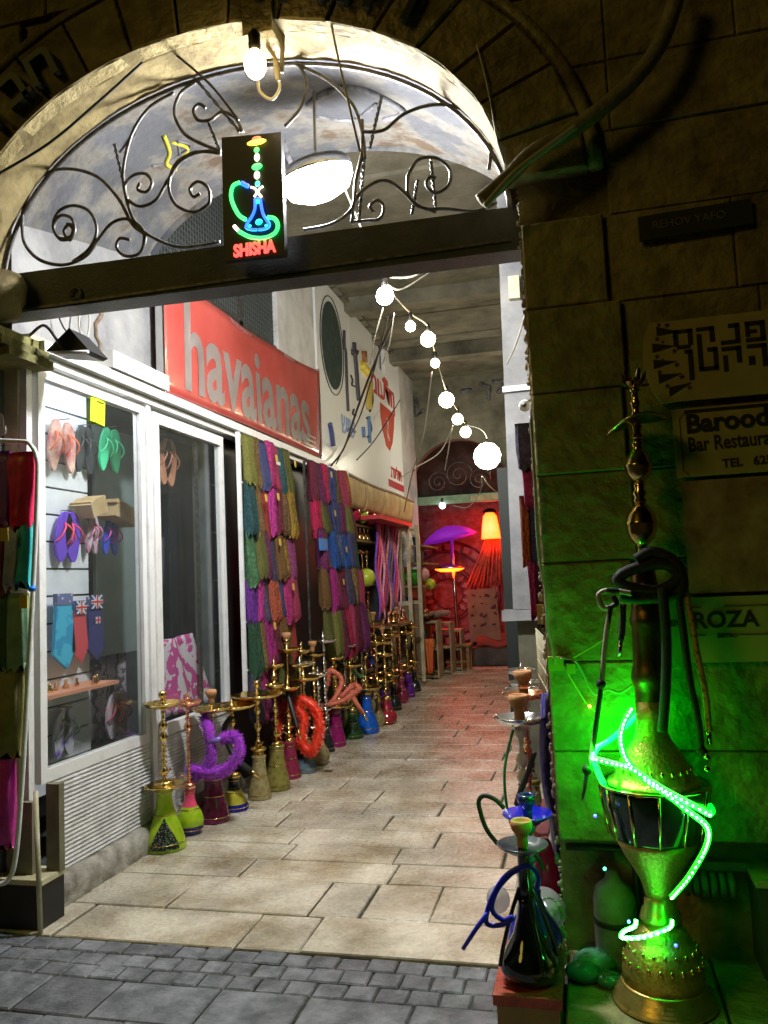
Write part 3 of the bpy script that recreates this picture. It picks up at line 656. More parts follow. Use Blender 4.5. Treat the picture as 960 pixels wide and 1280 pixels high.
mb = MB(); mb.grid(lambda u, v: Vector((-2.60+.07*min(1, v*1.6)+R.uniform(-.008, .008), 3.42+u*2.2, .14*(1-max(0, v*1.6-.6))+R.uniform(-.004, .004) if v < .99 else -.01)), 60, 8); mb.box((-2.7, 3.42, 0), (-2.602, 5.62, .139))
mb.build('cement_curb', curb_m, label='rough cement curb along the foot of the white ribbed panel', cat='curb')
# slatted display wall
sl_t = thing('slat_wall', 'grey white slatted display wall behind the sandal window', 'display wall', (-2.95, 4.0, .3))
slm = mat('grey laminate', (.62, .64, .68), (.80, .82, .86), rough=.45, scale=3)
for k in range(15):
    z0 = .42+k*.155
    if z0 > 2.6: break
    MB().box((-2.96, 3.45, z0), (-2.935, 4.33, z0+.143)).build('slat', slm, sl_t)
MB().box((-2.97, 3.4, .3), (-2.961, 4.34, 2.7)).build('backing', black_m, sl_t)
SX = -2.90
t = thing('display_lamp', 'thin display tube lamp under the top of the sandal window', 'tube lamp', (-2.68, 3.95, 2.67))
MB().tube([Vector((-2.69, 3.50, 2.668)), Vector((-2.69, 4.35, 2.668))], .014, 8).build('tube', lamp_mat('display tube', (.92, .97, 1), 44), t)
strip_l = mat('dim', (.1, .1, .1))
def sole(mb, c, L_, W, mi=0, flip=1, tilt=0., xo=0., th=.016):
    n = 22; pts = []
    for i in range(n):
        a = 2*PI*i/n; v = math.sin(a); u = math.cos(a)
        wd = W/2*(1.0+.16*v)*(1-.10*max(0, -v)); yy = u*wd + .012*math.sin(v*2)*flip; zz = v*L_/2
        y2 = yy*math.cos(tilt)-zz*math.sin(tilt); z2_ = yy*math.sin(tilt)+zz*math.cos(tilt)
        pts.append(Vector((c.x+xo, c.y+y2, c.z+z2_)))
    mb.prism(pts, (th, 0, 0), mi)
def flipflop(px, py, L_, W, msole, mstrap, label, pair=True, cols=None, X=SX, gap=None, tilt=0.):
    L_ *= 1.12; W *= 1.28; gap = gap*1.2 if gap else None
    c = at(px, py, X=X); t = thing('flip_flops', label, 'flip flops' , (c.x, c.y, c.z-L_/2))
    ks = (-1, 1) if pair else (0,)
    for k in ks:
        cc = c+Vector((0, k*(gap or W*.62), 0)); tl = tilt+k*.12
        mb = MB(); sole(mb, cc, L_, W, 0, 1, tl); mb.build('sole', msole, t)
        def P(y_, z_, x_): return Vector((c.x+x_, cc.y+y_*math.cos(tl)-z_*math.sin(tl), cc.z+y_*math.sin(tl)+z_*math.cos(tl)))
        mb = MB()
        for s_ in (-1, 1): mb.tube(spline([P(0, L_*.26, .018), P(s_*W*.22, L_*.14, .045), P(s_*W*.42, -L_*.02, .045), P(s_*W*.47, -L_*.14, .014)], 5), .0055, 6)
        mb.build('strap', mstrap, t)
    MB().tube([Vector((-2.935, c.y, c.z+L_*.52)), Vector((c.x+.06, c.y, c.z+L_*.52))], .003, 5).build('hook', iron, t)
    return t
rub = lambda n, c, c2=None, **k: mat(n, c, c2, rough=.55, scale=14, **k)
flipflop(76, 558, .27, .085, rub('rose rubber', (.45, .07, .10), (.7, .5, .4)), rub('orange strap', (.8, .18, .08)), 'rose flip flops with pale heels and orange toes, top left in the window', tilt=.1)
flipflop(104, 562, .26, .08, rub('black rubber', (.03, .035, .04)), rub('black strap', (.03, .03, .035)), 'black flip flops between the rose pair and the green pair', pair=True, gap=.035, tilt=.08)
flipflop(136, 563, .26, .085, rub('mint rubber', (.06, .62, .30)), rub('mint strap', (.08, .66, .34)), 'bright mint green flip flops below the yellow tag', gap=.05)
flipflop(83, 671, .265, .11, rub('violet rubber', (.14, .05, .55)), rub('hot pink strap', (.9, .06, .18)), 'large violet flip flops with hot pink straps', gap=.035)
flipflop(114, 668, .21, .05, rub('white floral rubber', (.65, .6, .62), (.5, .15, .3)), rub('rose strap', (.7, .25, .4)), 'narrow white flip flops with rose straps beside the violet pair', gap=.02)
flipflop(137, 672, .20, .06, rub('royal blue rubber', (.04, .08, .6)), rub('magenta strap', (.6, .08, .45)), 'royal blue flip flops with magenta straps below the cardboard parcels', gap=.035)
flipflop(79, 915, .24, .09, rub('purple floral rubber', (.18, .06, .50), (.55, .55, .65), pat='voronoi', lo=.1, hi=.5), rub('grey strap', (.3, .3, .32)), 'purple floral flip flops at the bottom of the window', gap=.03)
flipflop(145, 893, .25, .12, rub('pale pink rubber', (.66, .38, .45), (.6, .55, .62), ), rub('crimson strap', (.65, .04, .12)), 'pale pink flip flops with crimson straps, bottom right of the window', gap=.035)
flipflop(208, 578, .30, .13, rub('rust rubber', (.35, .13, .08), (.5, .24, .14)), rub('rust strap', (.4, .15, .10)), 'rust coloured sandals at the top of the second window', gap=.03, X=-2.8)
# cardboard parcels
for k, (px, py, a, b, rot, lb) in enumerate([(110, 634, .16, .10, .35, 'crumpled brown parcel on the window shelf, left of the open box'), (145, 642, .24, .11, -.25, 'long brown cardboard box on the window shelf')]):
    c = at(px, py, X=-2.86); t = thing('cardboard_box', lb, 'box', (c.x, c.y, c.z-b/2)); M_ = Matrix.Translation(c) @ Matrix.Rotation(rot, 4, 'X')
    MB().box((-.06, -a/2, -b/2), (.08, a/2, b/2), 0, M_).build('carton', cardb, t); MB().box((-.055, -a/2-.004, b/2+.002), (.085, -a/2+.09, b/2+.008), 0, M_ @ Matrix.Rotation(.25, 4, 'X')).build('flap', cardb, t)
c = at(123, 512, X=-2.60)
t = thing('price_card', 'glowing yellow handwritten price card stuck on the window glass', 'price tag', (c.x, c.y, c.z-.08))
MB().grid(lambda u, v: Vector((-2.603+.006*math.sin(u*4), c.y-.075+.145*u+.01*v, c.z-.075+.15*v-.01*u)), 6, 6).build('card', mat('fluorescent yellow card', (.72, .95, .02), rough=.7, em=(.6, .9, .0), es=.25), t)  # faint emission makes the card look brightly lit
MB().box((-2.597, c.y-.02, c.z+.04), (-2.595, c.y+.05, c.z+.046)).build('scribble', ink, t)
# hanging patterned neck pieces
def bag(px, py, w_, h_, mats, label, top):
    w_ *= 1.3; c = at(px, py, X=-2.88); t = thing('hanging_bag', label, 'hanging souvenir', (c.x, c.y, c.z-h_/2))
    P = [(-.32, .5), (.32, .5), (.5, -.25), (.1, -.5), (-.5, -.28)]
    MB().prism([Vector((c.x, c.y+a*w_, c.z+b*h_)) for a, b in P], (.022, 0, 0)).build('bag_body', mats, t)
    MB().box((c.x-.002, c.y-.36*w_, c.z+.40*h_), (c.x+.026, c.y+.36*w_, c.z+.56*h_)).build('printed_band', top, t)
    return t, c
uj = mat('white printed cotton', (.62, .62, .66), (.12, .14, .3), rough=.8, pat='voronoi', scale=30, lo=.1, hi=.3)
t, c = bag(77, 792, .15, .40, mat('turquoise print', (.02, .28, .52), (.05, .42, .65), rough=.7, pat='wave', scale=6), 'turquoise hanging bag on the left of the trio in the window', uj)
def union_jack(c, w_, h_, par, X):
    bm_ = mat('flag blue', (.03, .04, .22), rough=.7); wm = mat('flag white', (.62, .62, .62), rough=.7); rm = mat('flag red', (.55, .03, .04), rough=.7)
    MB().box((X, c.y-w_/2, c.z-h_/2), (X+.004, c.y+w_/2, c.z+h_/2)).build('flag_print', bm_, par)
    b = MB()
    for s_ in (-1, 1): b.prism([Vector((X+.005, c.y-w_/2, c.z-s_*h_/2)), Vector((X+.005, c.y-w_/2+.02, c.z-s_*h_/2)), Vector((X+.005, c.y+w_/2, c.z+s_*h_/2)), Vector((X+.005, c.y+w_/2-.02, c.z+s_*h_/2))], (.001, 0, 0))
    b.box((X+.0062, c.y-w_/2, c.z-.012), (X+.0075, c.y+w_/2, c.z+.012)); b.box((X+.0062, c.y-.012, c.z-h_/2), (X+.0077, c.y+.012, c.z+h_/2)); b.build('flag_cross', wm, par)
    b = MB(); b.box((X+.008, c.y-w_/2, c.z-.006), (X+.009, c.y+w_/2, c.z+.006)); b.box((X+.008, c.y-.006, c.z-h_/2), (X+.0092, c.y+.006, c.z+h_/2)); b.build('flag_cross', rm, par)
t, c = bag(96, 792, .12, .34, mat('stars and stripes print', (.55, .06, .08), (.66, .64, .64), rough=.7, pat='stripe', scale=16, lo=.45, hi=.55, stretch=(1, 1, .8)), 'striped red and white hanging bag in the middle of the trio', uj)
union_jack(c+Vector((0, 0, .15)), .10, .075, t, c.x+.027)
t, c = bag(116, 788, .13, .36, mat('navy print', (.02, .025, .12), (.05, .05, .2), rough=.7), 'navy hanging bag with a British flag band, right of the trio', uj)
union_jack(c+Vector((0, 0, .17)), .12, .08, t, c.x+.027); union_jack(c+Vector((0, .01, .06)), .05, .04, t, c.x+.024)
# orange shelf with trinkets
a = at(52, 875, X=-2.92); 
t = thing('window_shelf', 'salmon coloured shelf slanting across the lower window with trinkets', 'shelf', (-2.85, 3.9, 1.0))
zsh = at(100, 860, X=-2.85).z
MB().box((-2.93, 3.48, zsh), (-2.72, 4.30, zsh+.02)).build('board', mat('salmon board', (.6, .25, .15), (.7, .32, .2), rough=.5, scale=4), t)
for k in range(9):
    yy = 3.55+k*.08; q = Vector((-2.8+R.uniform(-.05, .05), yy, zsh+.02)); rr_ = R.uniform(.012, .022)
    MB().lathe([(rr_, 0), (rr_*1.1, .01), (rr_*.6, .03), (rr_*.7, .045), (1e-4, .05)], q, 10).build('trinket', R.choice([brass, copper, clay, silver]), label='small metal trinket, %s from the left on the salmon window shelf' % ['first', 'second', 'third', 'fourth', 'fifth', 'sixth', 'seventh', 'eighth', 'ninth'][k], cat='trinket', group='trinkets on the window shelf')
# dark corner of the window: rack of glinting sunglasses
rk = thing('sunglasses_rack', 'dark rack of glinting sunglasses deep in the sandal window', 'display rack', (-2.9, 4.4, .5))
MB().box((-3.3, 4.36, .4), (-3.27, 5.1, 2.6)).build('rack_back', black_m, rk)
for k in range(13):
    zz = 1.05+k*.11; mb = MB()
    for j in range(3):
        y0 = 4.36+j*.15
        for s_ in (0, .055): mb.tube([Vector((-3.2, y0+s_+.022*math.cos(a*PI/4), zz+.018*math.sin(a*PI/4))) for a in range(8)], .0035, 5, closed=True)
        mb.tube([Vector((-3.2, y0-.03, zz+.01)), Vector((-3.2, y0+.085, zz+.01))], .003, 4)
    mb.build('glasses_row', R.choice([silver, black_s, brass, black_s]), rk)
# interior cloths, pink throw
def sheet(label, cat, name, fn, m, nu=14, nv=14, parent=None, thick=.006, **kw):
    mb = MB(); mb.grid(fn, nu, nv)
    if parent: return mb.build(name, m, parent, thick=thick)
    return mb.build(name, m, label=label, cat=cat, thick=thick, **kw)
pinkp = mat('pink paisley cotton', (.50, .06, .26), (.62, .55, .60), rough=.85, pat='wave', scale=7, lo=.42, hi=.58, c3=(.66, .25, .45), bump=.2)
sheet('pink and white paisley throw hanging low inside the second window', 'throw', 'patterned_throw', lambda u, v: Vector((-2.72+.02*math.sin(u*14)+.05*(1-v), 4.58+(.62+.20*(1-v))*u, .70+v*.50-.02*math.sin(u*3))), pinkp)
sheet('dark patterned cloth hanging at the back of the sandal window', 'throw', 'patterned_throw', lambda u, v: Vector((-3.1+.02*math.sin(u*14), 4.36+.6*u, .55+v*.75)), mat('grey paisley', (.10, .09, .11), (.40, .34, .40), rough=.85, pat='wave', scale=9, lo=.4, hi=.6))
for k, (px, py, c) in enumerate([(212, 700, (.09, .10, .11)), (226, 690, (.16, .18, .16)), (238, 700, (.07, .09, .10))]):  # solid garments stand in for clothes mirrored in the glass
    c0 = at(px, py, X=-3.0)
    MB().lathe([(.10, -.26), (.13, 0), (.12, .15), (.05, .22), (.01, .26)], c0, 14, mtx=Matrix.Diagonal((.4, 1, 1, 1))).build('hanging_shirt', mat('dim cloth %d' % k, c, tuple(x*1.8 for x in c), rough=.9, scale=9), label=['charcoal garment hanging left behind the second window', 'grey green garment hanging in the middle behind the second window', 'slate garment hanging right behind the second window'][k], cat='garment')
MB().box((-3.05, 4.55, 1.1), (-3.03, 5.15, 2.6)).build('inner_wall', mat('teal grey board', (.15, .19, .19), (.2, .25, .25), rough=.6, scale=3), label='teal grey board standing behind the second window', cat='board')
MB().box((-2.9, 5.25, .05), (-2.88, 5.6, 2.6)).build('dark_curtain', black_m, label='black curtain closing the right side of the second window', cat='curtain')  # flat black sheet filling the right part of the window
# havaianas banner
red = mat('red banner vinyl', (.42, .06, .05), (.54, .10, .085), rough=.22, scale=2, coat=.3)
bn = thing('shop_banner', 'long glossy red banner with pale lettering above the shop windows', 'banner', (-2.58, 6.2, 2.8))
def ban(u, v):
    y_ = 4.62+3.21*u; zt = 3.60+.11*u + .0; zb = 2.785+.02*math.sin(u*PI)
    return Vector((-2.565+.009*math.sin(u*17+v*3)*v+.012*math.sin(u*6+1)*(v), y_, zb+(zt-zb)*v - .03*math.sin(u*PI)*v))
MB().grid(ban, 50, 12).build('banner_sheet', red, bn, thick=.004)
MB().box((-2.60, 4.60, 2.76), (-2.55, 4.625, 3.62)).build('banner_frame', silver, bn); MB().box((-2.60, 7.83, 2.76), (-2.55, 7.85, 3.74)).build('banner_frame', silver, bn)
bl_m = mat('pale banner print', (.42, .38, .36), (.56, .50, .48), rough=.3, scale=4)
def wfont(m_, n_, segs=None):
    return m_
bt_ = text('havaianas', .88, bl_m, bn, name='banner_lettering', mtx=frame_left(0, 6.20, 3.15), cond=.80, extrude=.0006, offset=.020)
for v_ in bt_.data.vertices:      # the print follows the creases of the sheet
    yw, zw = v_.co.y+6.2, v_.co.z+2.8; u_ = (yw-4.62)/3.21; w_ = max(0, min(1, (zw-2.79)/.83))
    v_.co.x = ban(u_, w_).x+.0065+v_.co.x*0+2.58
for k in range(3): MB().box((-2.545, 7.28+.06*k, 2.86+.05*k), (-2.542, 7.62, 2.872+.05*k)).build('small_print', bl_m, bn)
t = thing('vent_grille', 'dark wire mesh window above the red banner', 'vent', (-2.64, 5.8, 3.7))
MB().box((-2.66, 4.68, 3.66), (-2.645, 6.80, 4.9)).build('dark_opening', mat('dark teal void', (.02, .028, .03), rough=.6), t)  # dark sheet painted in for the shade behind the mesh
mb = MB()
for k in range(50): mb.box((-2.642, 4.68+k*.043, 3.7), (-2.638, 4.686+k*.043, 4.9))
for k in range(26): mb.box((-2.637, 4.68, 3.7+k*.046), (-2.634, 6.8, 3.705+k*.046))
mb.build('mesh', mat('grey mesh wire', (.10, .11, .11), rough=.5), t)
mb = MB(); mb.box((-2.65, 6.0, 3.66), (-2.62, 6.06, 4.9)); mb.box((-2.65, 4.66, 3.64), (-2.62, 6.82, 3.70)); mb.build('frame', iron, t)
# white panels + pipe sign
MB().box((-2.66, 6.82, 2.82), (-2.60, 7.87, 4.84)).build('sign_board', plaster_w, label='plain white board between the mesh window and the picture sign', cat='panel')
gloss_w = mat('glossy white sign', (.80, .82, .85), (.86, .87, .88), rough=.30, scale=1.5)
ws = thing('pipe_shop_sign', 'large glossy white sign with water pipe drawings, oval picture and red shield', 'shop sign', (-2.58, 9.8, 2.7))
for k, (y0, y1, z1_) in enumerate([(7.9, 9.15, 4.83), (9.155, 10.3, 4.83), (10.305, 11.0, 4.45), (11.005, 11.9, 4.83)]):
    MB().box((-2.64, y0, 2.70), (-2.585, y1, z1_)).build('sign_panel', gloss_w, ws)
def lp(px, py, X=-2.575): return at(px, py, X=X)
def z5(l): return [(390+x/4.575, 350+y/4.575) for x, y in l]
oc = lp(416, 432); mb = MB()
mb.prism([Vector((-2.584, oc.y+.38*math.cos(a*PI/14), oc.z+.50*math.sin(a*PI/14))) for a in range(28)], (.006, 0, 0))
mb.build('oval_picture', mat('dark green souk picture', (.012, .03, .02), (.12, .15, .05), rough=.35, scale=11, lo=.3, hi=.75, c3=(.02, .05, .06)), ws)
MB().tube([Vector((-2.58, oc.y+.43*math.cos(a*PI/14), oc.z+.56*math.sin(a*PI/14))) for a in range(28)], .006, 5, closed=True).build('oval_line', ink, ws)
ds = lambda l, r_, m: MB().tube(spline([lp(*q) for q in z5(l)], 4), r_, 5).build('pipe_drawing', m, ws)
dk = mat('print dark', (.05, .05, .06), rough=.5); go = mat('print gold', (.5, .38, .08), rough=.5); bb = mat('print blue', (.1, .22, .45), rough=.5)
ds([(182, 290), (184, 380), (192, 420), (198, 600), (206, 750)], .022, dk); ds([(238, 360), (240, 410), (250, 500), (258, 620), (264, 690)], .035, dk)
ds([(228, 412), (245, 420), (254, 412)], .04, dk); ds([(222, 545), (232, 575), (228, 600), (250, 610)], .012, dk); ds([(240, 740), (234, 765), (250, 775)], .014, dk)
ds([(292, 408), (297, 470)], .05, mat('print brown', (.3, .12, .04))); ds([(283, 490), (300, 512), (318, 530)], .07, mat('print yellow', (.75, .6, .06)))
ds([(325, 590), (322, 640), (318, 700), (320, 740)], .06, go); ds([(338, 600), (345, 690), (330, 750)], .02, dk); ds([(322, 780), (326, 850), (328, 930)], .03, bb); ds([(312, 790), (330, 800), (340, 860), (318, 900)], .012, dk)
ds([(98, 820), (108, 870), (118, 950)], .035, mat('print navy', (.04, .06, .2))); ds([(290, 840), (295, 900)], .03, bb); ds([(200, 860), (225, 850), (245, 870)], .02, bb)
sh = z5([(388, 700), (430, 735), (468, 770), (466, 850), (458, 930), (444, 975), (425, 950), (405, 860), (392, 780)])
MB().prism([lp(*q, X=-2.583) for q in sh], (.008, 0, 0)).build('red_shield', mat('shield red', (.55, .07, .04), rough=.35), ws)
MB().tube(spline([lp(*q) for q in z5([(425, 790), (432, 830), (428, 870), (440, 920)])], 4), .02, 5).build('shield_mark', bl_m, ws)
MB().prism([lp(*q, X=-2.583) for q in z5([(398, 570), (412, 555), (430, 580), (434, 610), (415, 600)])], (.008, 0, 0)).build('red_ornament', mat('shield red', (.5, .07, .04)), ws)
h0 = lp(*z5([(410, 640)])[0]); text('מועדון', .40, mat('hebrew red', (.5, .05, .04)), ws, mtx=frame_left(-2.578, h0.y, h0.z), offset=.008, cond=1.35)
h0 = lp(*z5([(480, 1135)])[0]); MB().box((-2.584, 10.9, 2.83), (-2.578, 11.88, 2.93)).build('red_strip', mat('strip red', (.4, .04, .06)), ws)
text('נרגילות', .24, mat('hebrew red', (.5, .05, .04)), ws, mtx=frame_left(-2.578, 11.4, 3.05), offset=.004)
h0 = lp(*z5([(210, 840)])[0]); text('שיש', .35, mat('hebrew blue', (.25, .35, .6)), ws, mtx=frame_left(-2.578, h0.y, h0.z), offset=.002)
for k in range(13): yy = 7.95+k*.3; MB().box((-2.66, yy, 4.835), (-2.52, yy+.2, 4.868)).build('roof_edge_block', concrete, ws)
# paper valance, red awning
for k, (y0, y1) in enumerate([(8.35, 9.2), (9.22, 10.05), (10.07, 10.95), (10.97, 11.92)]):
    MB().grid(lambda u, v: Vector((-2.50+.05*math.sin(v*2)+R.uniform(-.004, .004), y0+(y1-y0)*u, 2.34+.33*v-.0*u)), 8, 5).build('paper_valance', mat('buff wrapping paper', (.40, .27, .10), (.58, .44, .22), rough=.7, scale=5, var=.15), label=['nearest', 'second', 'third', 'farthest'][k]+' buff paper sheet hanging below the white sign', cat='paper sheet', group='paper sheets under the white sign', thick=.006)
cable('dark rope holding the buff paper sheets below the white sign', [(-2.46, 8.3, 2.70), (-2.46, 9.5, 2.675), (-2.46, 10.8, 2.69), (-2.46, 11.95, 2.68)], .02, wire_o, 'edge_rope', cat='rope')
MB().box((-2.66, 9.2, 2.24), (-2.3, 11.0, 2.29)).build('red_shelf', mat('red lacquer', (.6, .04, .05), rough=.4), label='red board edge under the paper sheets over hanging strips', cat='shelf')
# ================================================================== WATER PIPES
def gm(n, c, c2=None, **k): return mat(n, c, c2 or tuple(x*1.4+.01 for x in c), rough=.09, trans=.35, coat=.6, scale=26, pat='voronoi', lo=.05, hi=.7, **k)
V_FLARE = [(.97,0),(1,.02),(1,.06),(.93,.16),(.76,.34),(.56,.50),(.42,.66),(.36,.82),(.40,.94),(.44,1)]
V_BULB = [(.70,0),(.76,.02),(.80,.06),(.98,.20),(1,.32),(.86,.46),(.56,.60),(.40,.74),(.37,.88),(.44,1)]
V_CONE = [(.94,0),(1,.03),(.98,.08),(.84,.30),(.68,.52),(.58,.74),(.56,.90),(.64,1)]
V_GOB = [(.80,0),(.84,.03),(.60,.10),(.80,.22),(1,.42),(.96,.58),(.62,.74),(.42,.86),(.46,1)]
def lathe_sec(prof, ms_z, c, n=24, flute=0, fl_n=8):
    """lathe whose material changes with height; ms_z = list of z limits"""
    mb = MB(); prof2 = []
    for a, b in zip(prof[:-1], prof[1:]):
        for k in range(3): prof2.append((a[0]+(b[0]-a[0])*k/3, a[1]+(b[1]-a[1])*k/3))
    prof2.append(prof[-1]); start = 0
    mb.lathe(prof2, c, n, 0, None, flute, fl_n)
    for i in range(len(prof2)-1):
        zc = (prof2[i][1]+prof2[i+1][1])/2; mi = sum(1 for z in ms_z if zc > z)
        for j in range(n): mb.m[i*n+j] = mi
    return mb
def stem_prof(z0, z1, r=.011, seed=0):
    q = random.Random(seed); L_ = z1-z0; out = [(r, 0)]; z = .02
    while z < L_-.03:
        k = q.random()
        if k < .30: h_ = min(.062, L_-z); R_ = r*2.5; out += [(r*.9, z), (R_*.7, z+h_*.15), (R_, z+h_*.5), (R_*.7, z+h_*.85), (r*.9, z+h_)]; z += h_
        elif k < .65: h_ = .026; out += [(r*.9, z), (r*1.6, z+.006), (r*1.7, z+.013), (r*1.6, z+.02), (r*.9, z+h_)]; z += h_
        else: h_ = .045; out += [(r*.85, z), (r*1.15, z+.004), (r*.8, z+.014), (r*.95, z+h_*.7), (r*1.3, z+h_)]; z += h_
        z += .006
    out.append((r*.9, L_)); return [(a, z0+b) for a, b in out]
def tray_prof(r, z, deep=.03): return [(.012, z), (r*.45, z+.002), (r*.8, z+deep*.35), (r*.97, z+deep), (r, z+deep+.002), (r, z+deep-.004), (r*.82, z+deep*.2), (r*.45, z-.006), (.012, z-.01)]
def bowl_prof(z, s=1.): return [(a*s, z+b*s) for a, b in [(.014,0),(.020,.01),(.019,.035),(.024,.05),(.034,.062),(.038,.078),(.036,.092),(.031,.096),(.027,.09),(.020,.072),(1e-4,.068)]]
def hookah(label, loc, H, vh, vr, vmats, prof=V_FLARE, zsec=(), stem=brass, tray=(.90, .10, None), lower=None, bowl=clay, bs=1., seed=1, group='water pipes lined up along the left wall', name='water_pipe', vflute=0, port=True, hose=None, vtop=None, tflute=0.):
    t = thing(name, label, 'water pipe', loc, group); c = Vector(loc)
    pr = [(r*vr, z*vh) for r, z in prof]
    lathe_sec(pr, [z*vh for z in zsec], c, 24, vflute, 8).build('vase', vmats, t)
    if seed % 2 or vh > .25:
        for zf in (.12, .55, .9):
            rr_ = next(a[0]+(b[0]-a[0])*(zf-a[1])/(b[1]-a[1]) for a, b in zip(prof[:-1], prof[1:]) if a[1] <= zf <= b[1])*vr+.0015
            MB().tube([c+Vector((rr_*math.cos(a*PI/12), rr_*math.sin(a*PI/12), zf*vh)) for a in range(24)], .0028, 5, closed=True).build('gilt_band', stem, t)
    MB().lathe([(vr*.40, vh*.97), (vr*.5, vh), (vr*.46, vh+.02), (.016, vh+.035)], c, 16).build('collar', stem, t)
    tz = H*tray[0]
    MB().lathe(stem_prof(vh+.03, H-.05*bs, .0105, seed), c, 12).build('stem', stem, t)
    if port:
        a = random.Random(seed).random()*6; d = Vector((math.cos(a), math.sin(a), .55)); p0 = c+Vector((0, 0, vh+.05))
        MB().tube([p0, p0+d*.035, p0+d*.06], .007, 8).build('hose_port', stem, t)
    MB().lathe(tray_prof(tray[1], tz), c, 24, 0, None, tflute, 12).build('tray', (tray[2] if len(tray) > 2 else None) or stem, t)
    if lower: MB().lathe(tray_prof(lower[1], lower[0], .022), c, 24, 0, None, lower[2] if len(lower) > 2 else 0, 12).build('saucer', stem, t)
    if bowl: MB().lathe(bowl_prof(max(tz+.01, H-.096*bs), bs), c, 14).build('bowl', bowl, t)
    else: MB().lathe([(.010, tz), (.012, tz+.03), (.02, tz+.04), (.012, tz+.05), (.006, tz+.07), (1e-4, tz+.085)], c, 10).build('finial', stem, t)
    if hose:
        pts, r, m = hose[:3]; P = spline([c+Vector(q) for q in pts], 9)
        if len(hose) > 3:      # fluffy sleeve
            mb = MB(); mb.tube(P, r, 9, rr=lambda u: 1+.12*math.sin(u*240)); hh = random.Random(seed)
            for k in range(hose[3]):
                p_ = P[hh.randrange(len(P)-1)]; d = Vector((hh.gauss(0, 1), hh.gauss(0, 1), hh.gauss(0, 1))).normalized(); e = d.orthogonal().normalized()*.0042
                mb.add([p_+d*r*.6+e, p_+d*r*.6-e, p_+d*r*(1.3+hh.random()*.9)+Vector((0, 0, -.004))], [(0, 1, 2)])
            ho = mb.build('hose', m, t)
        else: ho = MB().tube(P, r, 8).build('hose', m, t)
        e0, e1 = P[-2], P[-1]; d = (e1-e0).normalized()
        MB().tube([e1, e1+d*.09], r*.7, 8, rr=lambda u: 1-.4*u).build('mouthpiece', stem if len(hose) < 5 else hose[4], ho)
    return t
lime = gm('lime glass', (.32, .62, .01), (.5, .72, .03)); pinkg = gm('pink glass', (.75, .07, .16)); navyg = gm('navy glass', (.01, .015, .22))
maroon = gm('maroon glass', (.16, .01, .07), (.26, .04, .12)); smoke = gm('smoky gold glass', (.28, .22, .08), (.45, .38, .18)); olive = gm('olive glass', (.20, .17, .03), (.34, .30, .08))
wine = gm('wine glass', (.25, .02, .06)); greyb = gm('grey blue glass', (.12, .20, .24)); magen = gm('magenta glass', (.30, .01, .13)); bottle = gm('bottle green glass', (.015, .08, .02))
azure = gm('azure glass', (.01, .12, .62)); rubyg = gm('ruby glass', (.4, .02, .04)); clearg = gm('clear glass', (.75, .75, .7)); scale_m = mat('silver scale inlay', (.30, .34, .24), (.01, .014, .01), rough=.3, pat='voronoi', scale=85, lo=.15, hi=.5, metal=.4)
def fl(px, py, z=0): v = at(px, py, Z=z); return Vector((v.x, v.y, z))
purpf = mat('purple plush', (.28, .01, .50), (.42, .03, .62), rough=.9, scale=60, sheen=.5); redt = mat('red tinsel', (.8, .02, .01), (.95, .12, .05), rough=.3, scale=60); coral = mat('coral plush', (.6, .12, .07), (.75, .25, .15), rough=.8, scale=50)
blackr = mat('black ribbed hose', (.012, .012, .012), (.05, .05, .05), rough=.5, pat='stripe', scale=60)
p_ = fl(207, 1060)
h1 = hookah('lime green water pipe with scaly inlay and fluted brass saucer, nearest on the left', p_, .96, .36, .122, [lime], V_FLARE, stem=brass, tray=(.845, .115), lower=(.345, .125, .05), bowl=None, seed=3)
def vr_(z): return .122*next(q[0]+(r__[0]-q[0])*(z/.36-q[1])/(r__[1]-q[1]) for q, r__ in zip(V_FLARE[:-1], V_FLARE[1:]) if q[1] <= z/.36 <= r__[1])+.0025
MB().grid(lambda u, v: p_+Vector((vr_(.02+.17*v)*math.sin(.45+1.5*(u-.5)*(1-v**1.6)), -vr_(.02+.17*v)*math.cos(.45+1.5*(u-.5)*(1-v**1.6)), .02+.17*v)), 12, 10).build('scale_inlay', scale_m, h1)
hookah('pink, lime and navy vase water pipe with copper stem behind the lime one', fl(238, 1042), .90, .28, .085, [navyg, lime, pinkg], V_BULB, (.20, .62), stem=copper, tray=(.86, .09), bowl=None, seed=5)
p_ = fl(268, 1026)
hookah('maroon water pipe with dark cup and curled purple plush hose', p_, .84, .30, .105, [maroon], V_CONE, tray=(.83, .13), bowl=clay, lower=(.30, .15), seed=6,
    hose=([(-.02,-.06,.67),(.03,-.11,.60),(.05,-.12,.46),(.02,-.13,.36),(-.06,-.14,.33),(-.07,-.15,.36),(.05,-.15,.34),(.17,-.14,.37),(.24,-.12,.46),(.21,-.10,.56),(.13,-.12,.55)], .027, purpf, 4200, mat('lilac mouthpiece', (.22, .14, .5), rough=.4)))
hookah('yellow and navy based water pipe with black hose over it', fl(293, 1012), .78, .22, .10, [navyg, gm('mustard glass', (.4, .36, .03)), gm('black glass', (.02, .02, .02))], V_FLARE, (.2, .62), seed=7, tray=(.86, .17), bowl=None,
    hose=([(0,.0,.62),(-.02,-.08,.55),(.03,-.1,.42),(.10,-.11,.34),(.16,-.08,.28)], .020, black_m))
hookah('smoky gold glass water pipe with wide brass tray', fl(325, 998), .88, .30, .085, [smoke], V_CONE, seed=8, tray=(.80, .19), bowl=None, lower=(.33, .06))
hookah('olive glass water pipe with big brass globes on its stem', fl(347, 986), .92, .32, .10, [olive], V_CONE, seed=21, tray=(.80, .07), bowl=None)
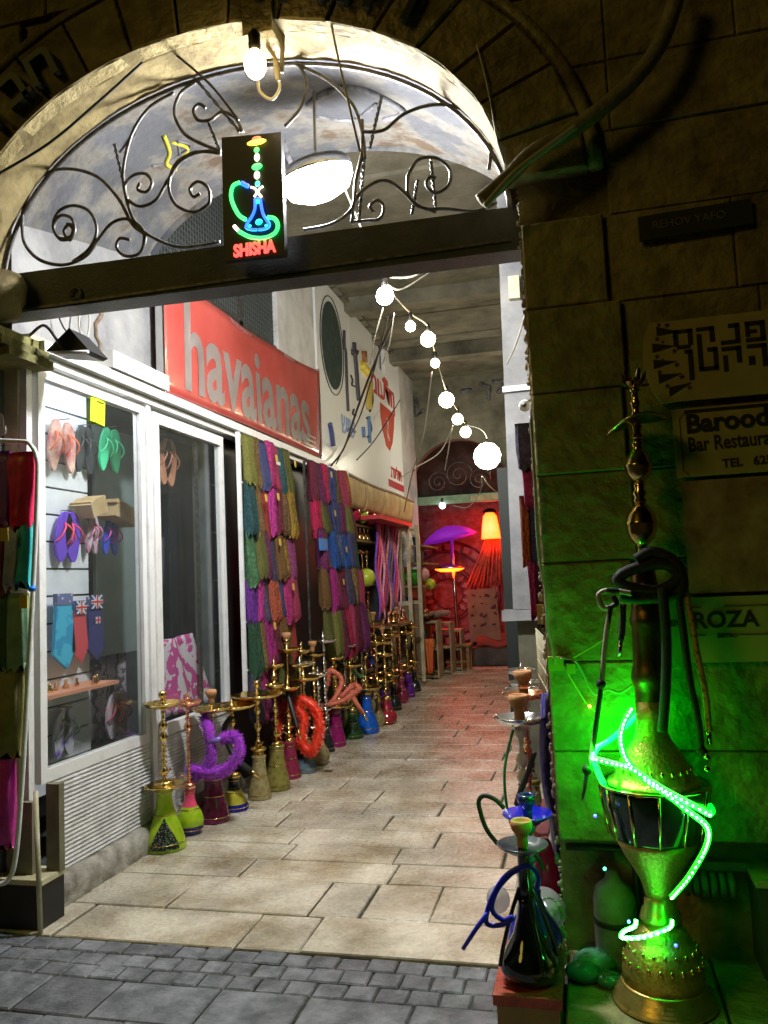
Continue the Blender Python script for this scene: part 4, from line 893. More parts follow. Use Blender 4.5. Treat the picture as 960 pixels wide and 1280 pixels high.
hookah('wine red glass water pipe between the olive and the grey blue ones', fl(363, 972), .82, .28, .09, [wine], V_CONE, seed=10, tray=(.82, .10), bowl=None,
    hose=([(0,0,.66),(.04,-.05,.58),(.08,-.08,.48),(.11,-.10,.40)], .02, black_m))
p_ = fl(383, 964)
hookah('grey blue water pipe draped with a shaggy red tinsel hose', p_, .86, .24, .09, [greyb], V_FLARE, seed=11, tray=(.84, .15), bowl=None,
    hose=([(-.22,-.05,.30),(-.18,-.06,.48),(-.08,-.07,.56),(.02,-.08,.44),(.0,-.09,.26),(.08,-.1,.18),(.15,-.1,.30),(.14,-.08,.48),(.02,-.08,.58),(-.10,-.08,.50)], .030, redt, 5200))
hookah('clear glass water pipe with silver saucer, behind the magenta one', fl(401, 955), .84, .26, .08, [smoke], V_BULB, seed=12, stem=silver, tray=(.86, .08), bowl=None, lower=(.28, .08))
p_ = fl(420, 932)
hookah('dark magenta water pipe with coral plush hose on its tray', p_, .92, .34, .10, [magen], V_CONE, seed=13, tray=(.85, .11), bowl=None, lower=(.35, .17),
    hose=([(-.05,-.05,.56),(0,-.08,.70),(.10,-.06,.60),(.02,-.12,.42),(-.08,-.12,.38),(.10,-.13,.42),(.26,-.1,.52),(.22,-.08,.56),(.1,-.1,.46)], .020, coral, 2200))
hookah('bottle green water pipe left of the bright blue one', fl(441, 922), .80, .26, .11, [bottle], V_FLARE, seed=14, tray=(.84, .12), bowl=None, hose=([(0,0,.5),(.05,-.1,.40),(.14,-.1,.25)], .022, coral))
hookah('bright azure glass water pipe with a pale green hose', fl(460, 915), .80, .38, .12, [azure], V_FLARE, seed=15, tray=(.52, .16), bowl=None, hose=([(.0,-.05,.55),(-.12,-.1,.62),(-.3,-.1,.78),(-.26,-.1,.86),(-.15,-.1,.70),(-.02,-.1,.55)], .014, mat('pale green hose', (.2, .5, .22), rough=.5)))
hookah('small ruby round water pipe at the far end of the row', fl(484, 905), .82, .26, .11, [rubyg], V_BULB, seed=16, tray=(.86, .10), bowl=None)
hookah('thin gold water pipe standing between the azure and ruby ones', fl(474, 908), 1.0, .26, .07, [smoke], V_BULB, seed=17, tray=(.84, .10), bowl=None)
# second row behind, on a low bench
cols = [('amber', smoke), ('violet', gm('violet glass', (.12, .02, .3))), ('olive', olive), ('wine', wine), ('green', bottle), ('black', gm('black glass', (.02, .02, .02)))]
ords = ['first', 'second', 'third', 'fourth', 'fifth', 'sixth', 'seventh', 'eighth', 'ninth', 'tenth', 'eleventh', 'twelfth', 'thirteenth']
for k in range(13):
    cn, cm = cols[k % 6]; yy = 5.95+k*.21
    hookah('brass stemmed %s glass water pipe, %s from the front in the back row' % (cn, ords[k]), (-2.40+.03*(k % 3), yy, 0), (1.0, 1.12, .96, 1.06)[k % 4], .28, .075, [cm], (V_BULB, V_CONE, V_FLARE)[k % 3], seed=40+k, tray=(.86, .08+.025*(k % 3)), lower=(.36, .06) if k % 2 else None, bowl=(None, clay, None)[k % 3], stem=(brass, brass, silver)[k % 3], group='water pipes of the back row')
for k in range(9):
    cn, cm = cols[(k*5+1) % 6]; yy = 8.75+k*.25
    hookah('%s glass water pipe, %s of the cluster before the pipe shop shelves' % (cn, ords[k]), (-2.22-.16*(k % 2)-.012*k, yy, 0), (.95, 1.15, 1.0)[k % 3], .30, .09, [cm], (V_CONE, V_BULB, V_FLARE)[k % 3], seed=140+k, tray=(.84, .10+.02*(k % 2)), lower=(.38, .08), bowl=(None, clay)[k % 2], stem=(brass, copper, brass)[k % 3], group='water pipes before the pipe shop')
# display shelves of the pipe shop
shv = thing('display_shelves', 'dark shelving crowded with brass water pipes in the pipe shop', 'shelves', (-2.75, 9.3, 0))
for zz in (.42, .95, 1.45, 1.98, 2.16): MB().box((-3.0, 8.4, zz), (-2.56, 10.1, zz+.025)).build('shelf_board', wood, shv)
for yy in (8.38, 9.2, 10.1): MB().box((-2.98, yy, 0), (-2.94, yy+.03, 2.3)).build('upright', wood, shv)
i = 0
for (zz, n_, hh) in ((0.0, 6, .40), (.445, 7, .46), (.975, 6, .44), (1.475, 7, .44)):
    for k in range(n_):
        cn, cm = cols[(i*5+2) % 6] if i % 4 else ('blue', azure); i += 1
        hookah('small %s glass water pipe, %s from the left on the %s shelf' % (cn, ords[k], {0.0: 'floor', .445: 'lowest', .975: 'second', 1.475: 'third'}[zz]), (-2.66, 8.5+k*(1.55/n_), zz), hh, .15, .055, [cm], (V_BULB, V_CONE, V_FLARE)[i % 3], seed=80+i, tray=(.85, .05), bowl=None, port=False, stem=(brass, copper, brass)[i % 3], group='water pipes on the pipe shop shelves')
for k in range(8):
    MB().lathe([(.045, 0), (.05, .02), (.03, .08), (.012, .12), (.02, .15), (.008, .2), (1e-4, .24)], (-2.62, 8.5+k*.18, 2.008), 12).build('brass_ornament', brass, label='small brass ornament, %s from the left on the upper pipe shop shelf' % ords[k], cat='ornament', group='brass ornaments')
for k, (n_, c) in enumerate([('emerald', (.02, .4, .06)), ('crimson', (.5, .02, .06)), ('lime', (.4, .6, .05)), ('scarlet', (.6, .05, .04))]):
    MB().ball((-2.58, 8.62+k*.36, 2.30), .10, 14).build('glass_lantern', gm(n_+' lantern', c), label=n_+' glass lantern globe under the paper sheets', cat='lantern', group='glass lantern globes')
lg = at(458, 722, X=-2.5); MB().ball(lg, .11, 14).build('yellow_ball', mat('lime ball', (.55, .65, .05), rough=.3), label='lime yellow ball vase on the shelf front below a magenta neck', cat='vase')
lg = at(350+85, 805, X=-2.5)
# hanging strips and necklaces
stc = [('violet', (.2, .05, .5)), ('scarlet', (.6, .04, .06)), ('rose', (.6, .15, .3)), ('pink', (.7, .3, .4)), ('crimson', (.4, .03, .08)), ('plum', (.22, .05, .2)), ('coral', (.6, .2, .15)), ('indigo', (.08, .08, .35)), ('brown', (.18, .09, .05))]
for k in range(13):
    n_, c = stc[k % 9]; yy = 9.75+k*.1
    MB().grid(lambda u, v: Vector((-2.52+.02*math.sin(v*9+k)+.02*math.sin(u*6), yy+.085*u, 1.02+(k % 3)*.08+(1.22-(k % 3)*.08)*v)), 4, 14).build('hanging_strip', mat(n_+' strip', c, tuple(min(1, x*1.7+.03) for x in c), rough=.8, pat='voronoi', scale=24, lo=.1, hi=.5), label='%s patterned strap, %s from the left under the red board' % (n_, ords[k]), cat='strap', group='straps hanging under the red board', thick=.008)
ta = thing('goods_table', 'dark table of copper trinkets below the hanging straps', 'table', (-2.55, 10.3, 0))
MB().box((-2.75, 9.9, .9), (-2.35, 11.0, .93)).build('table_top', wood, ta)
for a, b in ((-2.72, 9.92), (-2.4, 9.92), (-2.72, 10.95), (-2.4, 10.95)): MB().box((a, b, 0), (a+.04, b+.04, .898)).build('leg', wood, ta)
for k in range(7):
    MB().lathe([(.04, 0), (.06, .03), (.05, .07), (.02, .1), (.035, .13), (.03, .16), (1e-4, .17)], (-2.45-.1*(k % 2), 9.98+k*.14, .93), 12).build('copper_pot', (copper, clay, brass)[k % 3], label='small copper coloured pot, %s from the left on the table under the straps' % ords[k], cat='pot', group='pots on the goods table')
# cream folding gate
gt_ = thing('folding_gate', 'cream folded metal shutter gate standing open at the shop', 'gate', (-2.45, 11.2, 0))
for (x0, y0, x1, y1) in ((-2.62, 10.95, -2.34, 11.05), (-2.60, 11.35, -2.28, 11.42)):
    for (a, b) in ((x0, .0), (x1-.05, .0)): MB().box((a, y0, .05), (a+.05, y0+.04, 2.28)).build('stile', cream_p, gt_)
    for zz in (.1, 1.15, 2.2): MB().box((x0+.052, y0+.003, zz), (x1-.052, y0+.035, zz+.05)).build('crossbar', cream_p, gt_)
    MB().box((x0+.052, y0+.015, .16), (x1-.052, y0+.025, 1.14)).build('lower_panel', mat('brown gate panel', (.16, .11, .06), (.25, .18, .1), rough=.6, scale=5), gt_)
# shelves after the gate
s2 = thing('wall_shelves', 'narrow shelves with glass balls and vases beyond the cream gate', 'shelves', (-2.4, 12.3, 0))
for zz in (.95, 1.38, 1.72, 1.98): MB().box((-2.66, 11.7, zz), (-2.28, 12.9, zz+.03)).build('shelf_board', wood, s2)
for yy in (11.68, 12.9): MB().box((-2.66, yy, 0), (-2.6, yy+.03, 2.4)).build('upright', cream_p, s2)
for px, py, yy, r_, n_, c in [(515, 722, 11.8, .13, 'emerald', (.03, .35, .02)), (528, 718, 11.9, .11, 'frosted pink', (.7, .35, .35)), (537, 730, 12.1, .09, 'lime yellow', (.5, .6, .04)), (503, 752, 11.8, .11, 'dark indigo', (.03, .03, .2)), (519, 755, 11.8, .09, 'plum', (.25, .02, .12)), (530, 768, 12, .09, 'smoky brown', (.15, .07, .05))]:
    MB().ball(at(px, py, Y=yy), r_, 14).build('glass_vase', gm(n_+' ball', c), label=n_+' round glass vase on the shelves beyond the cream gate', cat='vase', group='round vases beyond the gate')
q = at(507, 688, Y=11.8); MB().lathe([(.14, -.25), (.16, 0), (.13, .2), (.09, .27)], q, 14).build('plastic_sack', mat('crinkled pale plastic', (.35, .36, .38), (.65, .65, .66), rough=.3, scale=30, bump=.5), label='pale crinkled plastic sack on the top shelf beyond the gate', cat='sack')
t = thing('picture_frame', 'small white frame standing beside the plastic sack', 'picture frame', at(518, 705, Y=11.75))
q = at(518, 690, Y=11.75); MB().box((q.x-.09, q.y, q.z-.26), (q.x+.09, q.y+.02, q.z+.26)).build('frame_body', white_p, t); MB().box((q.x-.06, q.y-.004, q.z-.22), (q.x+.06, q.y-.001, q.z+.22)).build('dark_inset', black_m, t)
# crates by the nook
for k, (y0, x0, x1, hh) in enumerate([(12.0, -2.55, -2.2, .86), (12.6, -2.5, -2.1, .80), (13.0, -2.45, -2.0, .66)]):
    t = thing('wooden_crate', ['tall pale crate shelf nearest the cream gate', 'middle pale crate shelf with open front', 'lowest pale crate shelf next to the stool'][k], 'crate', (x0, y0, 0), 'crate shelves before the nook')
    for zz in (.02, hh*.5, hh-.03): MB().box((x0+.022, y0+.022, zz), (x1-.022, y0+.40, zz+.03)).build('shelf_board', wood_p, t)
    for a in (x0, x1-.02): MB().box((a, y0, 0), (a+.02, y0+.42, hh)).build('side_board', wood_p, t)
q = at(527, 815, Y=11.7)
for nm, dx, c, lb in (('blue', 0, (.02, .22, .5), 'blue half of a cloth draped over the crates'), ('orange', .12, (.75, .18, .04), 'orange cloth hanging beside the blue one on the crates')):
    MB().grid(lambda u, v: Vector((q.x+dx-.06+.12*u*(.4+.6*v)+.03*(1-v), q.y+.03*math.sin(u*9), .12+(.62-dx)*v)), 8, 8).build('draped_cloth', mat(nm+' cloth', c, rough=.85), label=lb, cat='cloth', thick=.01)
for k, (dx, r_) in enumerate([(-.1, .12), (.08, .1), (.2, .09)]):
    c = at(535, 795, Y=12.3)
    MB().ball((c.x+dx, 12.3+.1*k, .92+.02*k), r_, 12, sc_=(1.5, 1, .6)).build('cloth_bundle', mat('dusky bundle %d' % k, [(.12, .06, .06), (.2, .14, .12), (.35, .18, .14)][k], rough=.9), label=['dark', 'grey brown', 'dusty pink'][k]+' bundle of cloth on top of the crates', cat='bundle')
# stool
t = thing('stool', 'small brown wooden stool in front of the red nook', 'stool', at(585, 830, Z=0))
q = at(585, 828, Z=0)
MB().box((q.x-.30, 13.0, .38), (q.x+.24, 13.36, .42)).build('seat', wood, t)
for a, b in ((-.26, 13.03), (.16, 13.03), (-.26, 13.28), (.16, 13.28)): MB().box((q.x+a, b, 0), (q.x+a+.05, b+.05, .378)).build('leg', wood, t)
MB().box((q.x-.208, 13.04, .12), (q.x+.158, 13.07, .16)).build('stretcher', wood, t)
# nook: tapestry, lamps
tap = mat('red mandala cotton', (.20, .05, .06), (.34, .13, .14), rough=.9, scale=9, lo=.35, hi=.6, detail=8)
th_ = thing('mandala_tapestry', 'large mandala wall cloth lit red at the back of the nook', 'tapestry', (-2.2, 15.2, 0))
MB().grid(lambda u, v: Vector((-3.2+1.9*u, 15.0+.03*math.sin(u*17), .3+2.6*v)), 24, 8).build('cloth', tap, th_, thick=.006)
cx, cz = at(560, 742, Y=14.95).x, at(560, 742, Y=14.95).z
wp = mat('mandala print pale', (.36, .22, .25), rough=.9); dp = mat('mandala print dark', (.12, .03, .05), rough=.9)
for rr_ in (.28, .46, .52, .78, .98): MB().tube([Vector((cx+rr_*math.cos(a*PI/20), 14.95, cz+rr_*math.sin(a*PI/20))) for a in range(40)], .012, 5, closed=True).build('print_ring', dp, th_)
for k in range(30):
    a = 2*PI*k/30; b = a+.13
    MB().prism([Vector((cx+r_*math.cos(x_), 14.95, cz+r_*math.sin(x_))) for r_, x_ in ((.82, a), (.93, a), (.93, b), (.82, b))], (0, -.004, 0)).build('print_petal', wp, th_)
for k in range(16):
    a = 2*PI*k/16; MB().prism([Vector((cx+r_*math.cos(x_), 14.95, cz+r_*math.sin(x_))) for r_, x_ in ((.28, a), (.37, a-.12), (.45, a), (.37, a+.12))], (0, -.004, 0)).build('print_petal', wp, th_)
MB().box((-1.5, 14.9, 0), (-1.0, 14.92, 2.7)).build('side_curtain', mat('dull curtain', (.2, .08, .08), (.3, .14, .12), rough=.9, pat='stripe', scale=4), label='reddish curtain at the right side of the nook', cat='curtain')
MB().box((-1.22, 13.55, 0), (-1.0, 13.6, 2.74)).build('dark_door_leaf', mat('black green door', (.015, .025, .02), rough=.5), label='black green door leaf at the right of the red nook', cat='door')
MB().box((-3.35, 14.0, 0), (-2.75, 14.05, 2.0)).build('side_partition', darkwall, label='dark partition at the left of the nook', cat='partition')
q = at(612, 641, Y=14.2)
t = thing('red_floodlight', 'glowing orange red floodlight high in the nook', 'floodlight', q)
MB().lathe([(.17, -.46), (.15, -.25), (.12, -.06), (.07, 0)], q, 14).build('glowing_shade', lamp_mat('orange shade', (1, .030, .001), 20), t); MB().lathe([(.12, 0), (.12, .03), (.05, .08)], q, 14).build('cap', black_m, t)
fr_ = mat('red fringe', (.45, .06, .03), (.65, .15, .08), rough=.8, scale=20)
ht = thing('fringed_hanging', 'fringed hammock cloth fanning down from the orange floodlight', 'hammock', (q.x, 14.3, .9))
for k in range(11):
    u = k/10; a = Vector((q.x+.02+.01*k, 14.25, q.z-.2)); b = Vector((q.x-.50+.75*u, 14.28+.03*(k % 2), 1.30+.02*(k % 3)))
    MB().tube([a, a.lerp(b, .5)+Vector((.03*math.sin(k), 0, -.03)), b], .022, 5).build('cord', fr_, ht)
t = thing('patio_heater', 'slim heat lamp on a pale pole glowing orange in front of the mandala cloth', 'heat lamp', at(571, 832, Z=0))
q = at(562, 712, Y=13.9); bx = at(573, 820, Y=13.9).x
MB().lathe([(.30, .02), (.22, .06), (.05, .10)], q, 20).build('hood', silver, t); MB().lathe([(1e-4, -.04), (.16, -.03), (.24, 0), (.26, .015)], q, 20).build('glowing_burner', lamp_mat('burner', (1, .045, .002), 22), t)
MB().tube([Vector((bx, 13.95, 0)), Vector((bx-.02, 13.95, 2.3))], .03, 8).build('pole', silver, t)
q = at(560, 664, Y=14.1)
t = thing('purple_parasol', 'small open umbrella glowing purple under the nook ceiling', 'umbrella', q)
mx = Matrix.Rotation(math.radians(-10), 4, 'Y')
MB().lathe([(.50, -.14), (.38, -.03), (.22, .05), (1e-4, .10)], q, 8, 0, mx).build('canopy', mat('lit purple fabric', (.35, .03, .6), em=(.22, .01, .42), es=.55, rough=.8), t)  # emission stands in for purple light falling on the canopy
for k in range(8): MB().tube([q+mx.to_3x3() @ Vector((0, 0, .08)), q+mx.to_3x3() @ Vector((.49*math.cos(k*PI/4), .49*math.sin(k*PI/4), -.145))], .008, 4).build('rib', black_m, t)
q = at(603, 768, Y=13.9); t = thing('menu_board', 'red lit easel board with small drawings leaning before the nook cloth', 'board', (q.x, 13.9, .2))
c4 = [at(583, 738, Y=13.9), at(619, 735, Y=13.9), at(627, 800, Y=13.9), at(588, 803, Y=13.9)]
MB().prism([Vector((p_.x, 13.9, p_.z)) for p_ in c4], (0, .03, 0)).build('board', mat('peach board', (.26, .12, .08), (.36, .18, .12), rough=.8, scale=4), t)
for k in range(16):
    p_ = at(591+(k % 4)*9+R.uniform(-2, 2), 745+(k//4)*12+R.uniform(-2, 2), Y=13.885); a_ = R.uniform(.02, .055)
    MB().tube(spline([p_+Vector((R.uniform(-1, 1)*a_, 0, R.uniform(-1, 1)*a_*.7)) for _ in range(R.choice((3, 4, 5)))], 4), R.choice((.008, .014, .022)), 5).build('drawing', dp, t)
MB().box((-1.95, 13.75, .0), (-1.3, 14.4, .30)).build('low_platform', darkwall, label='low dark platform under the red easel board', cat='platform')
MB().grid(lambda u, v: Vector((-1.85+.6*u, 13.72+.3*v, .32+.32*v-.18*u*v+.03*math.sin(u*8)+.04*math.sin(v*7))), 12, 8).build('red_cloth_pile', mat('crumpled red cloth', (.25, .05, .04), rough=.9), label='crumpled dark red cloth heaped below the easel board', cat='cloth', thick=.02)
# ================================================================== SCARF RACKS
PAL = {'olive': (.17, .17, .05), 'khaki': (.22, .14, .07), 'slate blue': (.09, .10, .20), 'hot pink': (.50, .05, .20), 'rose': (.36, .07, .12), 'teal': (.04, .13, .16), 'moss': (.11, .11, .03), 'dark teal': (.02, .08, .09), 'tan': (.30, .20, .10), 'brick red': (.32, .05, .04), 'fuchsia': (.50, .06, .28), 'burgundy': (.17, .02, .05), 'ochre': (.32, .20, .03), 'sage green': (.16, .28, .17), 'plum': (.20, .04, .14), 'grey violet': (.17, .15, .22), 'brown': (.15, .08, .03), 'mauve': (.36, .12, .24), 'purple': (.16, .04, .30), 'coral': (.48, .13, .08), 'magenta': (.38, .02, .20), 'dark green': (.03, .09, .05), 'pale blue': (.24, .28, .42), 'blue': (.03, .10, .36), 'turquoise': (.03, .38, .40), 'crimson': (.55, .015, .09)}
def smat(cn):
    c = PAL[cn]; mn = min(c); c = tuple(x-mn*.6 for x in c); c = tuple(x*.42 for x in c); hi_ = tuple(min(.9, x*2.2+.004) for x in c)
    k = sum(map(ord, cn)) % 3
    return mat('scarf '+cn, c, hi_, rough=.85, pat=('voronoi', 'wave', 'noise')[k], scale=(60, 20, 45)[k], lo=(.12, .45, .45)[k], hi=(.5, .6, .62)[k], bump=.3, bscale=90)
def scarf(c, w_, h_, cn, label, group, depth=.055, face='X', seed=0):
    q = random.Random(seed); ln = q.uniform(-.05, .05)*w_*2; sk = q.uniform(-.02, .02); ph = [q.uniform(0, 6) for _ in range(4)]; n = 22; nv_ = 12; mb = MB(); vs = []
    for j in range(nv_+1):
        v = j/nv_; zz = -h_*v; bul = depth*(.42+.35*v+.10*math.sin(v*4+ph[3])); wz = w_*(1.02-.04*v+.05*math.sin(v*5+ph[0]))
        if v > .93: bul *= 1-(v-.93)*7
        if v < .06: bul *= .6
        for i in range(n):
            a = 2*PI*i/n; cr = .22*math.sin(5*a+ph[1]+v*1.5)+.16*math.sin(8*a+ph[2]-v*2)
            u = math.copysign(abs(math.cos(a))**.6, math.cos(a))*wz/2*(1+cr*.3)+ln*v; zz = -h_*v+sk*math.cos(a)*v+.02*math.sin(7*a+ph[0])*(v > .95); d = math.copysign(abs(math.sin(a))**.8, math.sin(a))*bul*(1+cr)
            vs.append(Vector((c.x+d+.01*v, c.y+u, c.z+zz)) if face == 'X' else Vector((c.x+u, c.y+d, c.z+zz)))
    fs = [(j*n+i, j*n+(i+1) % n, (j+1)*n+(i+1) % n, (j+1)*n+i) for j in range(nv_) for i in range(n)] + [tuple(range(n)), tuple(reversed(range(nv_*n, nv_*n+n)))]
    mb.add(vs, fs, 0, True); return mb.build('scarf', smat(cn), label=label, cat='scarf', group=group)
q_ = random.Random(77)
rws = ['top', 'second', 'third', 'fourth', 'fifth', 'bottom']
R1 = [['olive', 'khaki', 'slate blue', 'hot pink', 'rose', 'teal', 'moss'], ['dark teal', 'tan', 'brick red', 'fuchsia', 'burgundy', 'khaki', 'ochre'], ['sage green', 'moss', 'plum', 'grey violet', 'brown', 'ochre', 'mauve'],
      ['purple', 'fuchsia', 'grey violet', 'coral', 'slate blue', 'hot pink', 'rose'], ['dark green', 'tan', 'magenta', 'burgundy', 'brown', 'khaki', 'brick red'], ['grey violet', 'hot pink', 'plum', 'mauve', 'moss', 'burgundy', 'olive']]
rk1 = thing('scarf_rack', 'tall white scarf rack standing against the second shop window', 'rack', (-2.5, 5.65, 0))
tops1 = [2.66, 2.30, 1.93, 1.56, 1.24, .88]
MB().box((-2.50, 5.575, .70), (-2.47, 5.60, 2.68)).build('upright', white_p, rk1); MB().box((-2.50, 6.62, .4), (-2.47, 6.65, 2.68)).build('upright', white_p, rk1)
for tz in tops1: MB().tube([Vector((-2.485, 5.60, tz)), Vector((-2.485, 6.62, tz))], .008, 6).build('rail', white_p, rk1)
for r_, row in enumerate(R1):
    for k, cn in enumerate(row):
        wd = 1.0/7; scarf(Vector((-2.47+q_.uniform(-.01, .03), 5.615+wd*(k+.5)+q_.uniform(-.012, .012), tops1[r_]+q_.uniform(-.005, .03))), wd*q_.uniform(1.0, 1.15), (tops1[r_]-(tops1[r_+1] if r_ < 5 else .50))+.03+q_.uniform(-.02, .04), cn, '%s folded scarf, %s from the left in the %s row of the nearer rack' % (cn, ords[k], rws[r_]), 'scarves on the nearer rack', seed=r_*10+k)
R2 = [['burgundy', 'plum', 'crimson', 'slate blue', 'khaki', 'rose', 'coral'], ['crimson', 'moss', 'grey violet', 'slate blue', 'plum', 'olive', 'burgundy'], ['plum', 'olive', 'blue', 'pale blue', 'blue', 'slate blue', 'dark green'], ['brown', 'magenta', 'khaki', 'burgundy', 'grey violet', 'tan', 'rose'], ['moss', 'olive', 'burgundy', 'crimson', 'rose', 'burgundy', 'plum']]
rk2 = thing('scarf_rack', 'wire scarf rack at the corner before the pipe shop', 'rack', (-2.5, 7.1, 0))
tops2 = [2.66, 2.30, 2.00, 1.64, 1.26]
MB().box((-2.50, 7.08, .4), (-2.48, 7.10, 2.66)).build('upright', iron, rk2); MB().box((-2.40, 8.17, .4), (-2.38, 8.19, 2.70)).build('upright', white_p, rk2)
for r_, row in enumerate(R2):
    off = r_*.03; tz = tops2[r_]
    MB().tube([Vector((-2.49+off, 7.1, tz)), Vector((-2.41+off, 8.17, tz))], .008, 6).build('rail', iron, rk2)
    for k, cn in enumerate(row):
        wd = 1.05/7; h_ = (tz-(tops2[r_+1] if r_ < 4 else .82))+.03
        scarf(Vector((-2.47+off+k*.011+q_.uniform(-.012, .03), 7.13+wd*(k+.5)+q_.uniform(-.015, .015), tz+q_.uniform(-.01, .03))), wd*1.02, h_+q_.uniform(-.02, .05), cn, '%s hanging scarf, %s from the left in the %s row of the farther rack' % (cn, ords[k], rws[r_] if r_ < 4 else 'bottom'), 'scarves on the farther rack', depth=.07, seed=100+r_*10+k)
q = at(404, 680, X=-2.33); 
MB().box((-2.335, q.y-.10, q.z-.06), (-2.327, q.y+.12, q.z+.05)).build('blue_label', mat('bright blue card', (.0, .28, .75), rough=.4), label='bright blue packet label on the blue scarves of the farther rack', cat='label')
for k in range(14):      # yellow price tags
    if k < 8: v = Vector((-2.385, 5.68+R.random()*.9, tops1[k % 6]-.02-R.random()*.1))
    else: v = Vector((-2.30, 7.3+R.random()*.8, tops2[k % 5]-.05-R.random()*.1))
    MB().prism([v+Vector((0, -.022, .0)), v+Vector((0, .022, 0)), v+Vector((.004, .022, -.05)), v+Vector((.004, 0, -.062)), v+Vector((.004, -.022, -.05))], (.003, 0, 0)).build('price_tag', mat('ochre tag', (.62, .42, .06), rough=.6), label='ochre price tag on the %s scarf rack, %s row' % ('nearer' if k < 8 else 'farther', rws[k % 6] if k < 6 else ['top', 'second', 'blue', 'fourth', 'bottom', 'left side of the top'][k-8] if k > 7 else ('top right', 'second right')[k-6]), cat='price tag', group='price tags on the %s scarf rack' % ('nearer' if k < 8 else 'farther'))
MB().box((-2.72, 6.66, .0), (-2.70, 7.05, 2.68)).build('dark_doorway', mat('dark teal doorway', (.008, .018, .02), (.02, .05, .06), rough=.35, scale=2), label='dark doorway between the two scarf racks', cat='doorway')  # flat dark sheet takes the place of the doorway's shade
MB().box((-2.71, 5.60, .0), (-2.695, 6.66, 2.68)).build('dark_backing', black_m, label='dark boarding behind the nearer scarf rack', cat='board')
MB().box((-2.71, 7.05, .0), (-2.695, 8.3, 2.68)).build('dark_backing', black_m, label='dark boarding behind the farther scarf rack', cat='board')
t = thing('fluorescent_tube', 'short unlit white tube at the top between the scarf racks', 'tube', at(340, 577, X=-2.45)); 
q = at(338, 576, X=-2.45); MB().box((-2.47, q.y-.12, q.z-.015), (-2.44, q.y+.2, q.z+.012)).build('tube_body', white_p, t)
# ---- outer rack at far left
def AL(px, py, Y=3.12): return at(px, py, Y=Y)
rk3 = thing('tube_rack', 'bent white tube rack at the left edge of the street front', 'rack', AL(20, 1100))
P = [AL(-40, 550), AL(25, 552), AL(38, 556), AL(46, 572), AL(47, 600), AL(43, 700), AL(35, 850), AL(26, 1000), AL(19, 1075), AL(10, 1100), AL(-6, 1106), AL(-40, 1110)]
MB().tube(spline(P, 5), .011, 8).build('tube_frame', white_p, rk3)
def cloth3(px0, px1, py0, py1, cn, label, name='folded_cloth', Y=3.14):
    a, b = AL(px0, py0, Y), AL(px1, py1, Y); c = Vector(((a.x+b.x)/2, Y, a.z)); o = scarf(c, b.x-a.x, a.z-b.z, cn, label, 'cloths on the tube rack', depth=.045, face='Y', seed=px0+200); o.name = name
    cc = PAL[cn]; o.data.materials[0] = mat('silk '+cn, cc, tuple(min(.95, x*1.7+.02) for x in cc), rough=.35, scale=9, bump=.1)  # colours kept brighter to stand in for light falling on this rack
cloth3(-22, 14, 567, 660, 'purple', 'violet silk cloth at the top left edge of the tube rack')
cloth3(13, 44, 567, 660, 'crimson', 'glossy crimson magenta silk cloth at the top of the tube rack')
cloth3(-25, 10, 658, 745, 'burgundy', 'dark burgundy cloth at the left edge below the violet silk')
cloth3(8, 26, 655, 735, 'pale blue', 'pale blue grey cloth beside the turquoise one on the tube rack'); cloth3(24, 41, 655, 730, 'turquoise', 'turquoise cloth on the second level of the tube rack')
cloth3(-5, 14, 742, 836, 'dark green', 'dark green cloth at left on the third level'); cloth3(12, 36, 742, 836, 'sage green', 'jade green cloth on the third level of the tube rack')
cloth3(-10, 30, 836, 946, 'olive', 'yellowish olive cloth on the fourth level of the tube rack'); cloth3(-10, 20, 946, 1060, 'magenta', 'deep magenta cloth at the bottom of the tube rack')
for (px, py) in ((5, 668), (29, 752)):
    v = AL(px, py, 3.07); MB().prism([v+Vector((-.02, 0, .03)), v+Vector((.02, 0, .03)), v+Vector((.02, 0, -.03)), v+Vector((-.02, 0, -.03))], (0, .004, 0)).build('price_tag', mat('ochre tag', (.62, .42, .06)), label='ochre price tag on the %s of the tube rack' % ('second level' if py < 700 else 'third level'), cat='price tag')
v = AL(40, 736, 3.1); MB().lathe([(.012, -.012), (.02, 0), (.012, .012)], v, 8).build('blue_tie', mat('bright blue tape', (0, .2, .8)), label='bright blue tape tied round the tube rack', cat='tape')
# left pillar, red sign sliver, canopy ledge, capital
t = thing('shop_corner_post', 'cream painted corner post of the shop left of the sandal window', 'post', (-2.66, 3.36, 0))
MB().box((-2.74, 3.335, .05), (-2.645, 3.37, 2.66)).build('post_board', cream_p, t); MB().box((-2.64, 3.345, .05), (-2.60, 3.385, 2.66)).build('post_edge', white_p, t)
MB().box((-2.68, 3.30, .1), (-2.55, 3.33, .55)).build('lower_board', mat('grey olive board', (.14, .13, .08), (.24, .22, .14), rough=.8, scale=5), t)
t = thing('red_side_sign', 'sliver of a red sign with pale letters above the tube rack', 'sign', (-2.9, 3.3, 2))
MB().box((-3.4, 3.28, 2.0), (-2.742, 3.30, 2.52)).build('board', red, t); 
v = at(8, 560, Y=3.275); text('la', .22, bl_m, t, mtx=frame_front(v.x-.08, 3.276, v.z+.14), offset=.01); text('n:', .12, bl_m, t, mtx=frame_front(v.x-.02, 3.276, v.z-.08), offset=.008)
wooden = mat('mouldy olive wood', (.08, .075, .02), (.26, .24, .08), rough=.9, scale=6, bump=.5)
t = thing('shop_canopy', 'mouldy olive wooden canopy ledge above the left edge of the shop', 'canopy', (-2.9, 3.2, 2.65))
